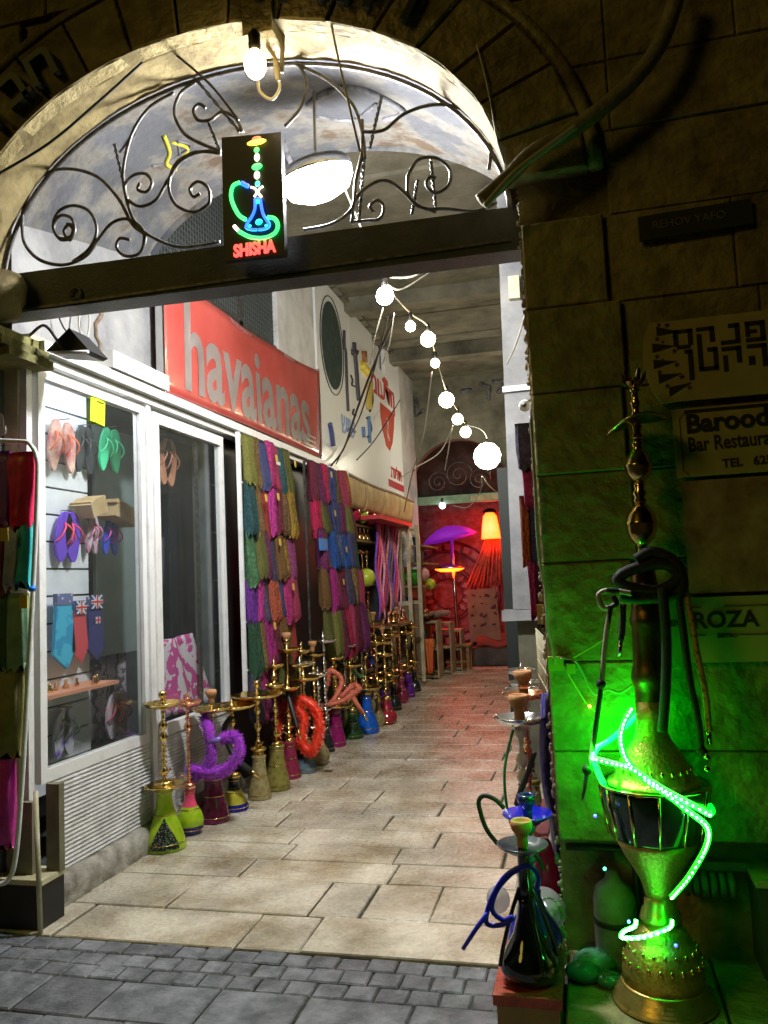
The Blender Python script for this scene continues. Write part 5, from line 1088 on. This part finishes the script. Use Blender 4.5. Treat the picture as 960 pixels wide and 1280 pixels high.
for k, (dz, dx) in enumerate([(0, .0), (.05, .03), (.10, .06)]): MB().box((-3.4, 3.10-.02*k, 2.62+dz), (-2.50-.03*k+dx*.2, 3.42, 2.66+dz)).build('board', wooden, t)
mb = MB(); q = at(4, 362, Y=3.12)
mb.lathe([(.02, -.13), (.10, -.11), (.13, -.05), (.14, .03), (.12, .08), (.02, .10)], Vector((q.x-.06, 3.15, q.z)), 16); cp = mb.build('stone_capital', stone_cream, label='worn pale stone capital at the left end of the beam', cat='capital')
t = thing('floodlight', 'black unlit floodlight perched on the shop header rail', 'floodlight', at(85, 435, Y=3.35))
q = at(82, 428, Y=3.35)
MB().prism([q+Vector(v) for v in ((-.11, 0, -.03), (.02, 0, .07), (.13, 0, -.055), (.10, 0, -.065))], (0, .16, 0)).build('housing', black_m, t); MB().tube([q+Vector((-.05, -.01, -.05)), q+Vector((.13, -.01, -.065))], .010, 6).build('white_tube', white_p, t)
MB().tube(spline([q+Vector((-.2, 0, .06)), q+Vector((-.12, 0, .1)), q+Vector((-.05, 0, .02)), q+Vector((0, 0, -.06))], 5), .008, 6).build('bracket', iron, t)
t = thing('dark_cabinet', 'low dark cabinet with metal corner at the bottom left', 'cabinet', (-2.75, 3.2, 0))
MB().box((-3.5, 3.25, 0), (-2.47, 3.42, .20)).build('cabinet_body', black_m, t); MB().box((-3.5, 3.24, .202), (-2.455, 3.42, .225)).build('cabinet_edge', cream_p, t)
MB().tube([Vector((-2.46, 3.235, 0)), Vector((-2.48, 3.235, .62))], .012, 6).build('corner_tube', cream_p, t); MB().box((-2.52, 3.36, .22), (-2.45, 3.40, .62)).build('side_strip', mat('grey olive board', (.14, .13, .08)), t)
# ================================================================== RIGHT SIDE
t = thing('wall_pilaster', 'white boxed pilaster on the right alley wall ending in a ledge', 'pilaster', (-.45, 6, 1.2))
a = at(627, 320, Y=6); b = at(655, 765, Y=6)
MB().prism([Vector((-.455, 5.95, 4.9)), Vector((-.52, 5.95, 1.25)), Vector((-.30, 5.95, 1.25)), Vector((-.25, 5.95, 4.9))], (0, .25, 0)).build('pilaster_body', plaster_g, t)
MB().box((-.60, 5.9, 1.17), (-.34, 6.15, 1.245)).build('ledge', plaster_g, t); MB().box((-.50, 5.92, 2.86), (-.24, 5.948, 2.90)).build('joint_band', white_p, t)
MB().box((-.41, 5.88, 3.55), (-.33, 5.94, 3.72)).build('switch_box', cream_p, t)
MB().box((-.50, 6.0, .0), (-.31, 6.1, 1.16)).build('brown_board', mat('greenish brown board', (.07, .07, .04), (.15, .14, .09), rough=.7, scale=5), label='greenish brown board below the white pilaster ledge', cat='board')
MB().box((-.8, 8.2, .0), (-.5, 8.25, 2.6)).build('dark_door', mat('black green door', (.015, .025, .02)), label='black green open door leaf on the right of the alley', cat='door')
RS = [(500, 515, 4, .02, 'grey violet'), ]
sc_r = [((645, 667), (530, 577), 'grey violet', 'grey violet cloth bag, uppermost of the things hanging on the pier edge'), ((654, 672), (570, 628), 'hot pink', 'hot pink fringed scarf hanging below the grey bag on the pier edge'), ((650, 664), (620, 694), 'coral', 'coral patterned scarf hanging at left below the pink one'), ((661, 677), (620, 694), 'slate blue', 'slate blue striped scarf hanging at right below the pink one'), ((659, 671), (688, 760), 'fuchsia', 'fuchsia scarf in the lowest row on the pier edge'), ((668, 681), (694, 770), 'plum', 'plum scarf beside the fuchsia one on the pier edge')]
for (x0, x1), (y0, y1), cn, lb in sc_r:
    a, b = at(x0, y0, Y=3.36), at(x1, y1, Y=3.36); scarf(Vector(((a.x+b.x)/2, 3.36, a.z)), (b.x-a.x)*1.2, a.z-b.z+.03, cn, lb, 'scarves hanging on the pier edge', depth=.028, face='Y', seed=int(y0))
q = at(656, 507, Y=3.4); t = thing('white_insulator', 'round white reel above the hanging scarves at the pier edge', 'reel', q)
MB().lathe([(.018, -.01), (.026, 0), (.018, .01)], q, 14, mtx=Matrix.Rotation(PI/2, 4, 'X')).build('reel_body', white_p, t); MB().lathe([(.008, -.016), (.008, .016)], q, 10, mtx=Matrix.Rotation(PI/2, 4, 'X')).build('hub', iron, t)
t = thing('ochre_socket_box', 'small ochre box on the pier edge below the scarves', 'box', at(677, 768, Y=3.3)); q = at(677, 768, Y=3.3); MB().box((q.x-.018, 3.3, q.z-.04), (q.x+.018, 3.33, q.z+.04)).build('box_body', mat('ochre plastic', (.4, .28, .06), rough=.5), t)
# mesh panel with maroon boards
gp = thing('wire_grid_panel', 'pale wire grid panel with maroon boards on the right of the alley', 'grid panel', (-.25, 4.0, .7))
for k in range(7): zz = .78+k*.075; MB().tube([Vector((-.160, 3.32, zz)), Vector((-.252, 4.1, zz))], .003, 5).build('wire', cream_p, gp)
for k in range(9): yy = 3.36+k*.09; x_ = -.160-.092*(yy-3.32)/.78; MB().tube([Vector((x_, yy, .78)), Vector((x_, yy, 1.23))], .003, 5).build('wire', cream_p, gp)
mar = mat('maroon board', (.12, .025, .03), (.22, .06, .06), rough=.6, scale=5)
t = thing('maroon_cabinet', 'narrow maroon cabinet standing along the right wall behind the water pipes', 'cabinet', (-.2, 4, 0))
MB().prism([Vector((-.152, 3.32, 0)), Vector((-.235, 4.5, 0)), Vector((-.20, 4.5, 0)), Vector((-.140, 3.32, 0))], (0, 0, 1.15)).build('cabinet_side', mar, t)
MB().box((-.29, 3.6, .3), (-.235, 4.4, .32)).build('shelf', mar, t)
# red box
bx = thing('red_box', 'red topped box stand with ochre front at the right foot of the arch', 'box stand', (-.26, 2.9, 0))
MB().box((-.375, 2.71, .118), (-.155, 3.17, .150)).build('red_top', mat('worn red lacquer', (.30, .03, .02), (.55, .10, .06), rough=.3, scale=9, bump=.2), bx)
MB().box((-.365, 2.725, -.0), (-.165, 3.16, .116)).build('box_side', mat('ochre board', (.26, .17, .07), (.38, .27, .12), rough=.6, scale=7), bx)
blk = mat('black metal stem', (.01, .01, .012), rough=.18, coat=.5); smk = mat('smoked black glass', (.012, .012, .014), rough=.04, trans=.25, coat=1)
rg = 'water pipes on the right of the alley'
# front black pipe
q = Vector((-.262, 2.83, .15)); t = thing('water_pipe', 'black smoked glass water pipe with clay cup and coiled blue hose on the red box', 'water pipe', q, rg)
MB().lathe([(.062, 0), (.085, .012), (.098, .04), (.092, .075), (.070, .11), (.048, .15), (.034, .20), (.026, .25), (.030, .27)], q, 28).build('vase', smk, t)
for k in range(4):
    a = k*PI/2+.5; d = Vector((math.cos(a), math.sin(a), 0))
    MB().tube(spline([q+Vector((0, 0, .30))+d*.02, q+Vector((0, 0, .22))+d*.055, q+Vector((0, 0, .12))+d*.09, q+Vector((0, 0, .06))+d*.105], 5), .007, 6).build('claw_leg', blk, t)
MB().lathe([(.028, .27), (.022, .30), (.020, .40), (.024, .405), (.019, .41), (.019, .46)], q, 16).build('stem', blk, t)
MB().lathe([(.012, .418), (.05, .42), (.082, .433), (.088, .442), (.085, .442), (.05, .414), (.012, .412)], q, 28).build('tray', mat('gunmetal tray', (.18, .19, .21), rough=.25, metal=.8), t)
MB().lathe(bowl_prof(.425, 1.0), q, 20).build('bowl', mat('orange clay', (.55, .25, .08), (.68, .36, .14), rough=.7, scale=25), t)
bh = mat('royal blue silicone', (.0, .005, .55), rough=.38)
def rp(l, Y): return [at(x, y, Y=Y) for x, y in l]
def z4(l): return [(540+x/4.268, 980+y/4.268) for x, y in l]
ho = MB().tube(spline(rp(z4([(560, 560), (570, 500), (535, 445), (480, 440), (400, 485), (345, 560), (300, 660), (290, 740), (340, 755), (400, 740), (430, 710), (380, 725), (330, 690), (320, 640), (350, 560), (420, 480), (470, 455)]), 2.78), 6), .0085, 8).build('hose', bh, t)
MB().tube(rp(z4([(295, 690), (230, 780), (165, 880)]), 2.76), .008, 8, rr=lambda u: 1-.15*u).build('mouthpiece', bh, ho)
# navy pipe behind it
q = Vector((-.255, 3.02, .15)); t = thing('water_pipe', 'navy blue water pipe with blue cup and tray behind the black one', 'water pipe', q, rg)
MB().lathe([(.06, 0), (.085, .02), (.10, .06), (.085, .10), (.05, .15), (.03, .20), (.032, .22)], q, 24).build('vase', gm('deep blue glass', (.005, .01, .40)), t)
MB().lathe(stem_prof(.22, .475, .011, 4), q, 12).build('stem', gm('green blue stem', (.02, .25, .3)), t)
MB().lathe([(.012, .450), (.04, .450), (.085, .480), (.092, .485), (.088, .491), (.04, .463), (.012, .461)], q, 28).build('tray', mat('royal blue enamel', (.01, .02, .6), rough=.15, coat=.8), t)
MB().lathe(bowl_prof(.465, .95), q, 20).build('bowl', mat('dark blue glazed cup', (.01, .03, .16), rough=.15, coat=.8), t)
ho = MB().tube(spline(rp(z4([(385, 130), (340, 85), (280, 62), (250, 90), (258, 150), (290, 240), (350, 320)]), 3.0), 7), .0085, 8).build('hose', blackr, t)
# silver tray pipe on stand
q = Vector((-.298, 3.42, 0)); 
hookah('tall clear glass water pipe with silver tray and clay cup', q, 1.00, .30, .085, [clearg], V_CONE, stem=clearg, tray=(.885, .108, silver), bowl=clay, bs=1.15, seed=31, group=rg, hose=([(-.03,0,.86),(-.07,-.05,.70),(-.06,-.06,.52),(-.01,-.08,.42)], .006, mat('green hose', (.02, .3, .12), rough=.4)))
hookah('copper tray water pipe with clay cup just behind the silver tray one', Vector((-.305, 3.80, 0)), 1.06, .30, .09, [clearg], V_BULB, stem=copper, tray=(.875, .10, copper), bowl=clay, bs=1.15, seed=32, group=rg)
cable('thick black hose leaning down behind the silver tray pipe', rp([(668, 940), (660, 965), (650, 990), (645, 1006)], 3.3), .011, blackr, 'loose_hose', cat='hose')
cable('thin black hose end right of the blue tray', rp(z4([(540, 370), (570, 400), (590, 460)]), 2.95), .009, blackr, 'loose_hose', cat='hose')
for k, (px, py, yy, hh, vm, nm) in enumerate([(640, 905, 4.6, .95, smoke, 'amber'), (660, 890, 4.9, .95, olive, 'olive'), (652, 880, 5.3, .98, gm('black glass', (.02, .02, .02)), 'black')]):
    hookah('%s water pipe with silver pot tray, %s behind the copper tray one' % (nm, ords[k]), Vector((at(655, 900, Y=yy).x+.02*(k % 2), yy, 0)), hh, .3, .09, [vm], V_CONE, stem=silver, tray=(.88, .10), bowl=None, seed=60+k, group=rg)
# blue and crimson bags by the cabinet
q = at(686, 1050, Y=3.45)
MB().grid(lambda u, v: Vector((-.215+.05*u+.015*math.sin(v*7), 3.45-.06*math.sin(u*PI)+.02*math.sin(v*9), .18+.82*v)), 8, 18).build('hanging_dress', mat('deep blue sequin', (.01, .01, .30), (.10, .10, .4), rough=.4, pat='voronoi', scale=30, lo=.1, hi=.5), label='deep blue glittering cloth hanging at the foot of the pier', cat='cloth', thick=.03)
MB().lathe([(.05, 0), (.06, .1), (.05, .25), (.03, .34), (.02, .36)], (-.225, 3.36, .08), 16).build('crimson_vase', gm('crimson vase', (.25, .01, .05)), label='dark crimson glass vase beside the blue cloth', cat='vase')
# wrapped glass disks
q = at(690, 1140, Y=3.1)
t = thing('wrapped_glass_vase', 'clear glass vase lying wrapped in plastic behind the blue pipe', 'vase', q+Vector((0, 0, -.08)))
m_ = Matrix.Rotation(math.radians(75), 4, 'X') @ Matrix.Rotation(.3, 4, 'Y')
MB().lathe([(.02, .06), (.03, .05), (.05, .02), (.075, -.01), (.08, -.05), (.05, -.10), (1e-4, -.11)], q+Vector((-.02, 0, 0)), 24, 0, m_).build('vase_body', glass_mat('clear vase glass', (.85, .85, .86), .3, .05, .35, (.6, .6, .62)), t)
for r_ in (.022, .036, .05): MB().tube([q+Vector((-.02, 0, 0))+m_.to_3x3() @ Vector((r_*math.cos(a*PI/10), r_*math.sin(a*PI/10), .052-.55*(r_-.022)-.01)) for a in range(20)], .002, 5, closed=True).build('rim_ring', silver, t)
MB().ball(q+Vector((-.20, .04, .02)), .045, 14, sc_=(1, 1, 1.1)).build('glass_ball', glass_mat('clear vase glass', (.85, .85, .86)), label='small clear glass ball seen through the coiled blue hose', cat='vase')
# ================================================================== GIANT BRASS PIPE
GX, GY = .163, 2.86
gh = thing('giant_water_pipe', 'man sized brass water pipe with draped hoses on the stone ledge', 'giant water pipe', (GX, GY, .10)); gc = Vector((GX, GY, 0)); lean = .022
def gz(py, px=820): return at(px, py, Y=GY).z
LM = Matrix.Shear('XY', 4, (lean, 0))
KN = [(.10, .10), (.168, .135), (.335, .235), (.43, .30), (.49, .359), (.545, .433), (.745, .620), (.76, .632), (.905, .79), (.94, .812), (1.0, .89), (1.075, 1.0), (1.10, 1.08), (1.2, 1.18), (2.2, 2.236)]
def gz_(z):
    for (a, b), (c, d) in zip(KN[:-1], KN[1:]):
        if z <= c: return b+(d-b)*(z-a)/(c-a)
    return z
def GL(name, prof, m=brass_o, n=32, **k): return MB().lathe([(r*1.06, gz_(z)) for r, z in prof], gc, n, 0, LM, **k).build(name, m, gh)
def GR(name, prof, m=brass_o, n=40, **k): return MB().lathe(prof, gc, n, 0, LM, **k).build(name, m, gh)
GR('foot', [(.158,.10),(.166,.106),(.163,.114),(.156,.117),(.157,.125),(.149,.128),(.150,.137),(.142,.140),(.143,.149),(.135,.152),(.136,.160),(.130,.166)], brass_w)
GR('bell_base', [(.130,.168),(.129,.20),(.123,.235),(.111,.27),(.095,.295),(.088,.302),(.087,.31),(.076,.328),(.060,.342),(.045,.352)], flute=.006, fl_n=20)
GR('neck_ring', [(.048,.345),(.055,.350),(.067,.358),(.066,.365),(.060,.385),(.050,.405),(.051,.42),(.045,.433)], brass_w)
GR('lower_cup', [(.045,.435),(.048,.45),(.060,.485),(.08,.52),(.105,.56),(.126,.60),(.136,.625)], flute=.006, fl_n=20)
GL('drum', [(.122, .745), (.136, .75), (.140, .76), (.165, .89), (.166, .905), (.160, .912), (.09, .918)], mat('dark green glass drum', (.004, .02, .010), rough=.15, coat=.6))
for k in range(12):
    a = 2*PI*k/12; d = Vector((math.cos(a), math.sin(a), 0))
    MB().tube([LM @ (d*.150+Vector((0, 0, .626)))+gc, LM @ (d*.178+Vector((0, 0, .79)))+gc], .0055, 6).build('drum_rib', brass, gh)
MB().tube([LM @ Vector((.178*math.cos(a*PI/20), .178*math.sin(a*PI/20), .795))+gc for a in range(40)], .006, 6, closed=True).build('drum_rim', brass, gh)
GR('dome', [(.12,.785),(.148,.79),(.151,.797),(.148,.804),(.138,.808),(.130,.815),(.119,.84),(.103,.875),(.083,.905),(.064,.93),(.053,.955),(.049,1.0),(.048,1.062)], flute=.006, fl_n=22)
GL('column', [(.046, 1.075), (.044, 1.10), (.044, 1.13), (.050, 1.14), (.054, 1.16), (.052, 1.18), (.046, 1.20), (.045, 1.32), (.050, 1.33), (.050, 1.35), (.044, 1.36), (.042, 1.46), (.030, 1.52), (.022, 1.55)], mat('dark patinated column', (.12, .06, .015), (.26, .14, .045), rough=.38, metal=1, scale=12, bump=.15))
GL('globe', [(.018, 1.55), (.016, 1.575), (.022, 1.585), (.038, 1.60), (.047, 1.625), (.049, 1.648), (.051, 1.652), (.049, 1.656), (.044, 1.68), (.028, 1.705), (.018, 1.715)], mat('smooth old brass', (.55, .36, .10), (.8, .6, .22), rough=.2, metal=1, scale=14))
GL('beaded_stem', [(.018, 1.715), (.022, 1.725), (.016, 1.735), (.024, 1.75), (.016, 1.76), (.020, 1.775), (.016, 1.785)], brass)
GL('upper_globe', [(.016, 1.785), (.026, 1.795), (.040, 1.815), (.044, 1.835), (.046, 1.839), (.044, 1.843), (.036, 1.868), (.022, 1.885), (.016, 1.90), (.020, 1.91), (.015, 1.925)], mat('smooth old brass', (.55, .36, .10)))
GL('spindle', [(.015, 1.925), (.02, 1.935), (.013, 1.95), (.018, 1.965), (.012, 1.98), (.011, 2.00), (.016, 2.01), (.011, 2.02), (.013, 2.035), (.018, 2.045), (.012, 2.055), (.012, 2.08), (.018, 2.085), (.015, 2.095)], brass)
def plate_fn(u, v):
    a = 2*PI*u; r_ = .012+.095*v; zz = gz_(1.975)+.022*v*math.cos(a-.2)-.02*v*math.cos(2*a) ; p_ = LM @ Vector((r_*math.cos(a), r_*math.sin(a), zz)); return p_+gc
MB().grid(plate_fn, 32, 6).build('bent_plate', brass, gh, thick=.004)
for k in range(6):
    a = 2*PI*k/6; d = Vector((math.cos(a), math.sin(a), 0)); b0 = Vector((0, 0, gz_(2.095)))
    MB().prism([LM @ (b0+d*.012)+gc, LM @ (b0+d*.035+Vector((0, 0, .02)))+gc, LM @ (b0+d*.042+Vector((0, 0, .058)))+gc, LM @ (b0+d*.022+Vector((0, 0, .03)))+gc], d.cross(Vector((0, 0, 1)))*.014).build('crown_petal', brass, gh)
def relief(z_, r_, n, sx, sz, nm='relief_row'):
    b_ = MB()
    for k in range(n):
        a = 2*PI*k/n; b_.ball(gc+(LM @ Vector((r_*math.cos(a), r_*math.sin(a), z_))), 1, 6, sc_=(sx, sx, sz))
    b_.build(nm, brass, gh, kind='stuff')
relief(.235, .124, 22, .007, .011); relief(.275, .109, 20, .006, .009); relief(.842, .119, 22, .006, .010)
# hoses
def hp(l, Y): return [at(x, y, Y=min(Y+.12, 2.97)) for x, y in l]
silk = mat('black velvet hose', (.008, .008, .010), (.03, .03, .035), rough=.75, scale=60); spir = mat('spiral wound hose', (.02, .02, .02), (.45, .42, .34), rough=.45, pat='stripe', scale=42, lo=.5, hi=.6, stretch=(.1, .1, 1))
goldh = mat('gold woven hose', (.10, .05, .01), (.55, .36, .10), rough=.5, pat='voronoi', scale=60, lo=.1, hi=.5)
hs_ = MB().tube(spline(hp([(795, 700), (815, 690), (840, 700), (850, 720), (825, 738), (790, 735), (772, 725), (790, 712), (830, 705), (852, 722), (845, 742), (800, 748), (775, 745)], 2.66), 6), .019, 8); hs_.build('coiled_hose', silk, gh)
MB().tube(spline(hp([(828, 735), (833, 800), (832, 860), (828, 915)], 2.62), 6), .016, 8).build('hanging_hose', silk, gh)
MB().tube(spline(hp([(790, 742), (760, 738), (748, 745), (755, 760), (770, 755), (766, 745)], 2.62), 6), .009, 8).build('hose_loop', spir, gh)
a_ = MB().tube(spline(hp([(763, 758), (757, 800), (752, 855), (746, 900), (738, 955)], 2.60), 6), .0085, 8).build('side_hose', spir, gh)
for (px, py, r_) in ((751, 855, .016), (734, 962, .017)): MB().ball(at(px, py, Y=2.72), r_, 10, sc_=(1, 1, 1)).build('tassel_knot', silk, a_)
MB().tube(hp([(734, 965), (731, 985), (728, 1000)], 2.60), .009, 8, rr=lambda u: 1-.7*u).build('mouthpiece', silk, a_)
b_ = MB().tube(spline(hp([(779, 755), (778, 785), (776, 800)], 2.62), 4), .010, 8).build('short_hose', silk, gh)
MB().tube(hp([(776, 800), (774, 820)], 2.62), .007, 8).build('mouthpiece', silver, b_)
c_ = MB().tube(spline(hp([(848, 742), (853, 780), (862, 850), (872, 900), (876, 938)], 2.66), 6), .012, 8).build('side_hose', silk, gh)
MB().ball(at(877, 940, Y=2.78), .02, 10, sc_=(1, 1, .9)).build('tassel_knot', silk, c_)
d_ = MB().tube(spline(hp([(856, 735), (864, 775), (872, 820), (882, 870), (886, 915)], 2.67), 6), .0105, 8).build('side_hose', goldh, gh)
MB().tube(hp([(886, 912), (887, 930)], 2.67), .008, 8).build('mouthpiece', brass, d_)
for (px, py) in ((884, 965), (884, 950)): MB().lathe([(.004, 0), (.012, .008), (.004, .02)], at(px, py, Y=2.74), 8).build('brass_bead', brass, gh)
# LED rope
LED = (.0, 1, .008)
rope = thing('led_rope', 'glowing green LED rope wound around the giant brass pipe', 'rope light', (GX, GY, .4))
def rope_seg(pts, r=.009, s=9): P = spline(pts, 8); MB().tube(P, r, 6).build('rope_length', lamp_mat('green rope %d' % s, LED, s), rope); return P
seg = []
seg.append(rope_seg(hp([(789, 886), (779, 905), (776, 925), (781, 945), (793, 962), (811, 978), (834, 993), (858, 1012), (881, 1030), (886, 1042)], 2.55)))
seg.append(rope_seg(hp([(741, 948), (765, 954), (788, 960), (811, 975), (832, 988), (858, 1002), (887, 1018)], 2.545)))
seg.append(rope_seg(hp([(886, 1042), (884, 1054), (877, 1070), (861, 1096), (848, 1112), (839, 1122)], 2.57), s=3))
seg.append(rope_seg(hp([(840, 1150), (836, 1160), (805, 1171), (778, 1172), (780, 1164), (793, 1158), (795, 1150)], 2.60), r=.0065, s=24))
seg.append(rope_seg([at(741, 948, Y=2.67), at(746, 935, Y=2.78), at(762, 925, Y=2.90), at(785, 905, Y=2.97), at(800, 890, Y=2.98), at(820, 880, Y=2.98)], s=75))
seg.append(rope_seg([at(792, 985, Y=2.99), at(815, 1000, Y=3.0), at(842, 1020, Y=3.0)], s=110))  # unseen length added behind the drum to throw green on the wall
seg.append(rope_seg([at(741, 948, Y=2.67), at(752, 975, Y=2.8), at(770, 1005, Y=2.97), at(792, 985, Y=2.99)], s=40))  # added link putting more green light on the lower wall
seg.append(rope_seg([at(887, 1018, Y=2.67), at(890, 1012, Y=2.8), at(880, 1000, Y=2.98)], s=10))
mb = MB()
for P in seg[:4]:
    for p_ in P[::2]: mb.ball(p_+Vector((0, -.007, 0)), .0032, 4)
mb.build('led_bead', lamp_mat('led core', (.35, 1, .75), 60), rope, kind='stuff')
ch = mat('pink clip', (.7, .3, .2)); 
for px, py, n_, m_, lb in [(792, 1190, 'clip', ch, 'small pink plastic clip on the bell base of the giant pipe'), (786, 1152, 'blue_led', lamp_mat('blue led', (.05, .02, 1), 6), 'tiny blue light beside the lower green rope loop, left'), (845, 1182, 'blue_led', lamp_mat('blue led', (.05, .02, 1), 6), 'tiny blue light on the right of the bell base'), (744, 1020, 'blue_led', lamp_mat('blue led', (.05, .02, 1), 6), 'tiny blue light left of the green glass drum'), (756, 1086, 'green_led', lamp_mat('green led', (.05, 1, .4), 8), 'small green light dangling left of the cup on the giant pipe'), (737, 883, 'orange_led', lamp_mat('orange led', (1, .25, .05), 10), 'tiny orange fairy light on the green lit wall')]:
    v = at(px, py, Y=2.74 if n_ != 'orange_led' else 2.97); MB().ball(v, .0055, 8).build(n_, m_, label=lb, cat='small light' if 'led' in n_ else 'clip')
cable('white lead drooping from the olive junction box to the pipe', hp([(700, 823), (718, 826), (728, 840), (736, 858), (745, 868), (760, 862), (775, 866), (790, 856)], 2.85), .004, wire_w)
cable('thin yellow string of fairy wire on the lit wall', hp([(704, 832), (722, 862), (738, 885), (760, 895), (788, 890)], 2.9), .002, mat('lime wire', (.5, .7, .1), rough=.5))
cable('thin string slanting up from the junction box to the pipe', hp([(712, 825), (735, 812), (757, 798)], 2.85), .002, mat('lime wire', (.5, .7, .1)))
cable('white twisted flex running down the broken edge of the pier', hp([(663, 520), (668, 600), (673, 690), (682, 740), (684, 780), (690, 810), (694, 830)], 3.0), .005, wire_w)
t = thing('junction_box', 'small olive yellow connector box on the pier corner', 'junction box', at(700, 832, Y=2.97)); q = at(692, 830, Y=2.97)
MB().box((q.x-.02, 2.97, q.z-.025), (q.x+.035, 2.995, q.z+.025)).build('box_body', mat('olive yellow plastic', (.35, .38, .06), rough=.5), t); MB().box((q.x+.045, 2.955, q.z-.035), (q.x+.075, 2.99, q.z+.0)).build('plug', mat('olive yellow plastic', (.35, .38, .06)), t)
# low recess fittings
pm_ = mat('grey painted pipe', (.16, .17, .16), (.3, .3, .28), rough=.5, scale=9, bump=.2)
cable('dark horizontal pipe bending down behind the giant pipe', [Vector((-.13, 3.1, .50)), Vector((.02, 3.1, .50)), Vector((.09, 3.1, .49)), Vector((.11, 3.1, .44)), Vector((.11, 3.1, .28))], .014, wire_b, 'wall_pipe', cat='pipe')
t = thing('gas_cylinder', 'squat grey cylinder in the low recess behind the giant pipe', 'cylinder', (.03, 3.08, .11))
MB().lathe([(.07, .11), (.075, .13), (.075, .33), (.065, .37), (.03, .40), (.02, .43)], (.03, 3.08, 0), 20).build('cylinder_body', pm_, t); MB().lathe([(.078, .25), (.080, .255), (.080, .265), (.078, .27)], (.03, 3.08, 0), 20).build('band', wire_b, t)
t = thing('meter_box', 'grey meter with ribbed pipe in the low recess right of the pipe base', 'meter', (.42, 3.1, .2))
for k in range(6): MB().lathe([(.03, 0), (.042, .004), (.042, .02), (.03, .024)], Vector((.27+k*.03, 3.12, .38)), 14, 0, Matrix.Rotation(PI/2, 4, 'Y')).build('pipe_rib', pm_, t)
MB().box((.25, 3.14, .42), (.50, 3.18, .45)).build('bracket', pm_, t)
t = thing('wall_cabinet', 'grey metal cabinet in the recess at the right edge', 'cabinet', (.7, 3.1, .1)); MB().box((.50, 3.0, .12), (1.0, 3.19, .42)).build('cabinet_body', mat('dark green grey metal', (.06, .07, .06), rough=.5), t); MB().box((.49, 2.985, .422), (1.0, 3.19, .445)).build('cabinet_lid', mat('pale dusty lid', (.4, .36, .2), rough=.8), t)
for k, (x, y_, s_) in enumerate([(-.09, 2.95, .05), (-.05, 3.02, .06), (0.0, 2.92, .04)]):
    MB().ball((x, y_, .10+s_*.6), s_, 10, sc_=(1.3, 1, .7)).build('glass_scrap', gm('teal scrap %d' % k, [(.02, .2, .22), (.1, .3, .2), (.05, .2, .12)][k]), label=['teal', 'pale green', 'dark green'][k]+' glass lump lying left of the bell base', cat='glass piece')
q = at(408, 964, Z=.004); MB().prism([q+Vector(v) for v in ((-.05, 0, .002), (-.01, .018, .008), (.03, .022, .004), (.05, .05, .004), (.04, .012, .004), (.06, -.01, .003), (0, -.012, .006))], (0, 0, .002)).build('dry_leaf', mat('dry leaf', (.10, .06, .02)), label='dry brown leaf lying on the slabs beside the clear glass pipe', cat='leaf')
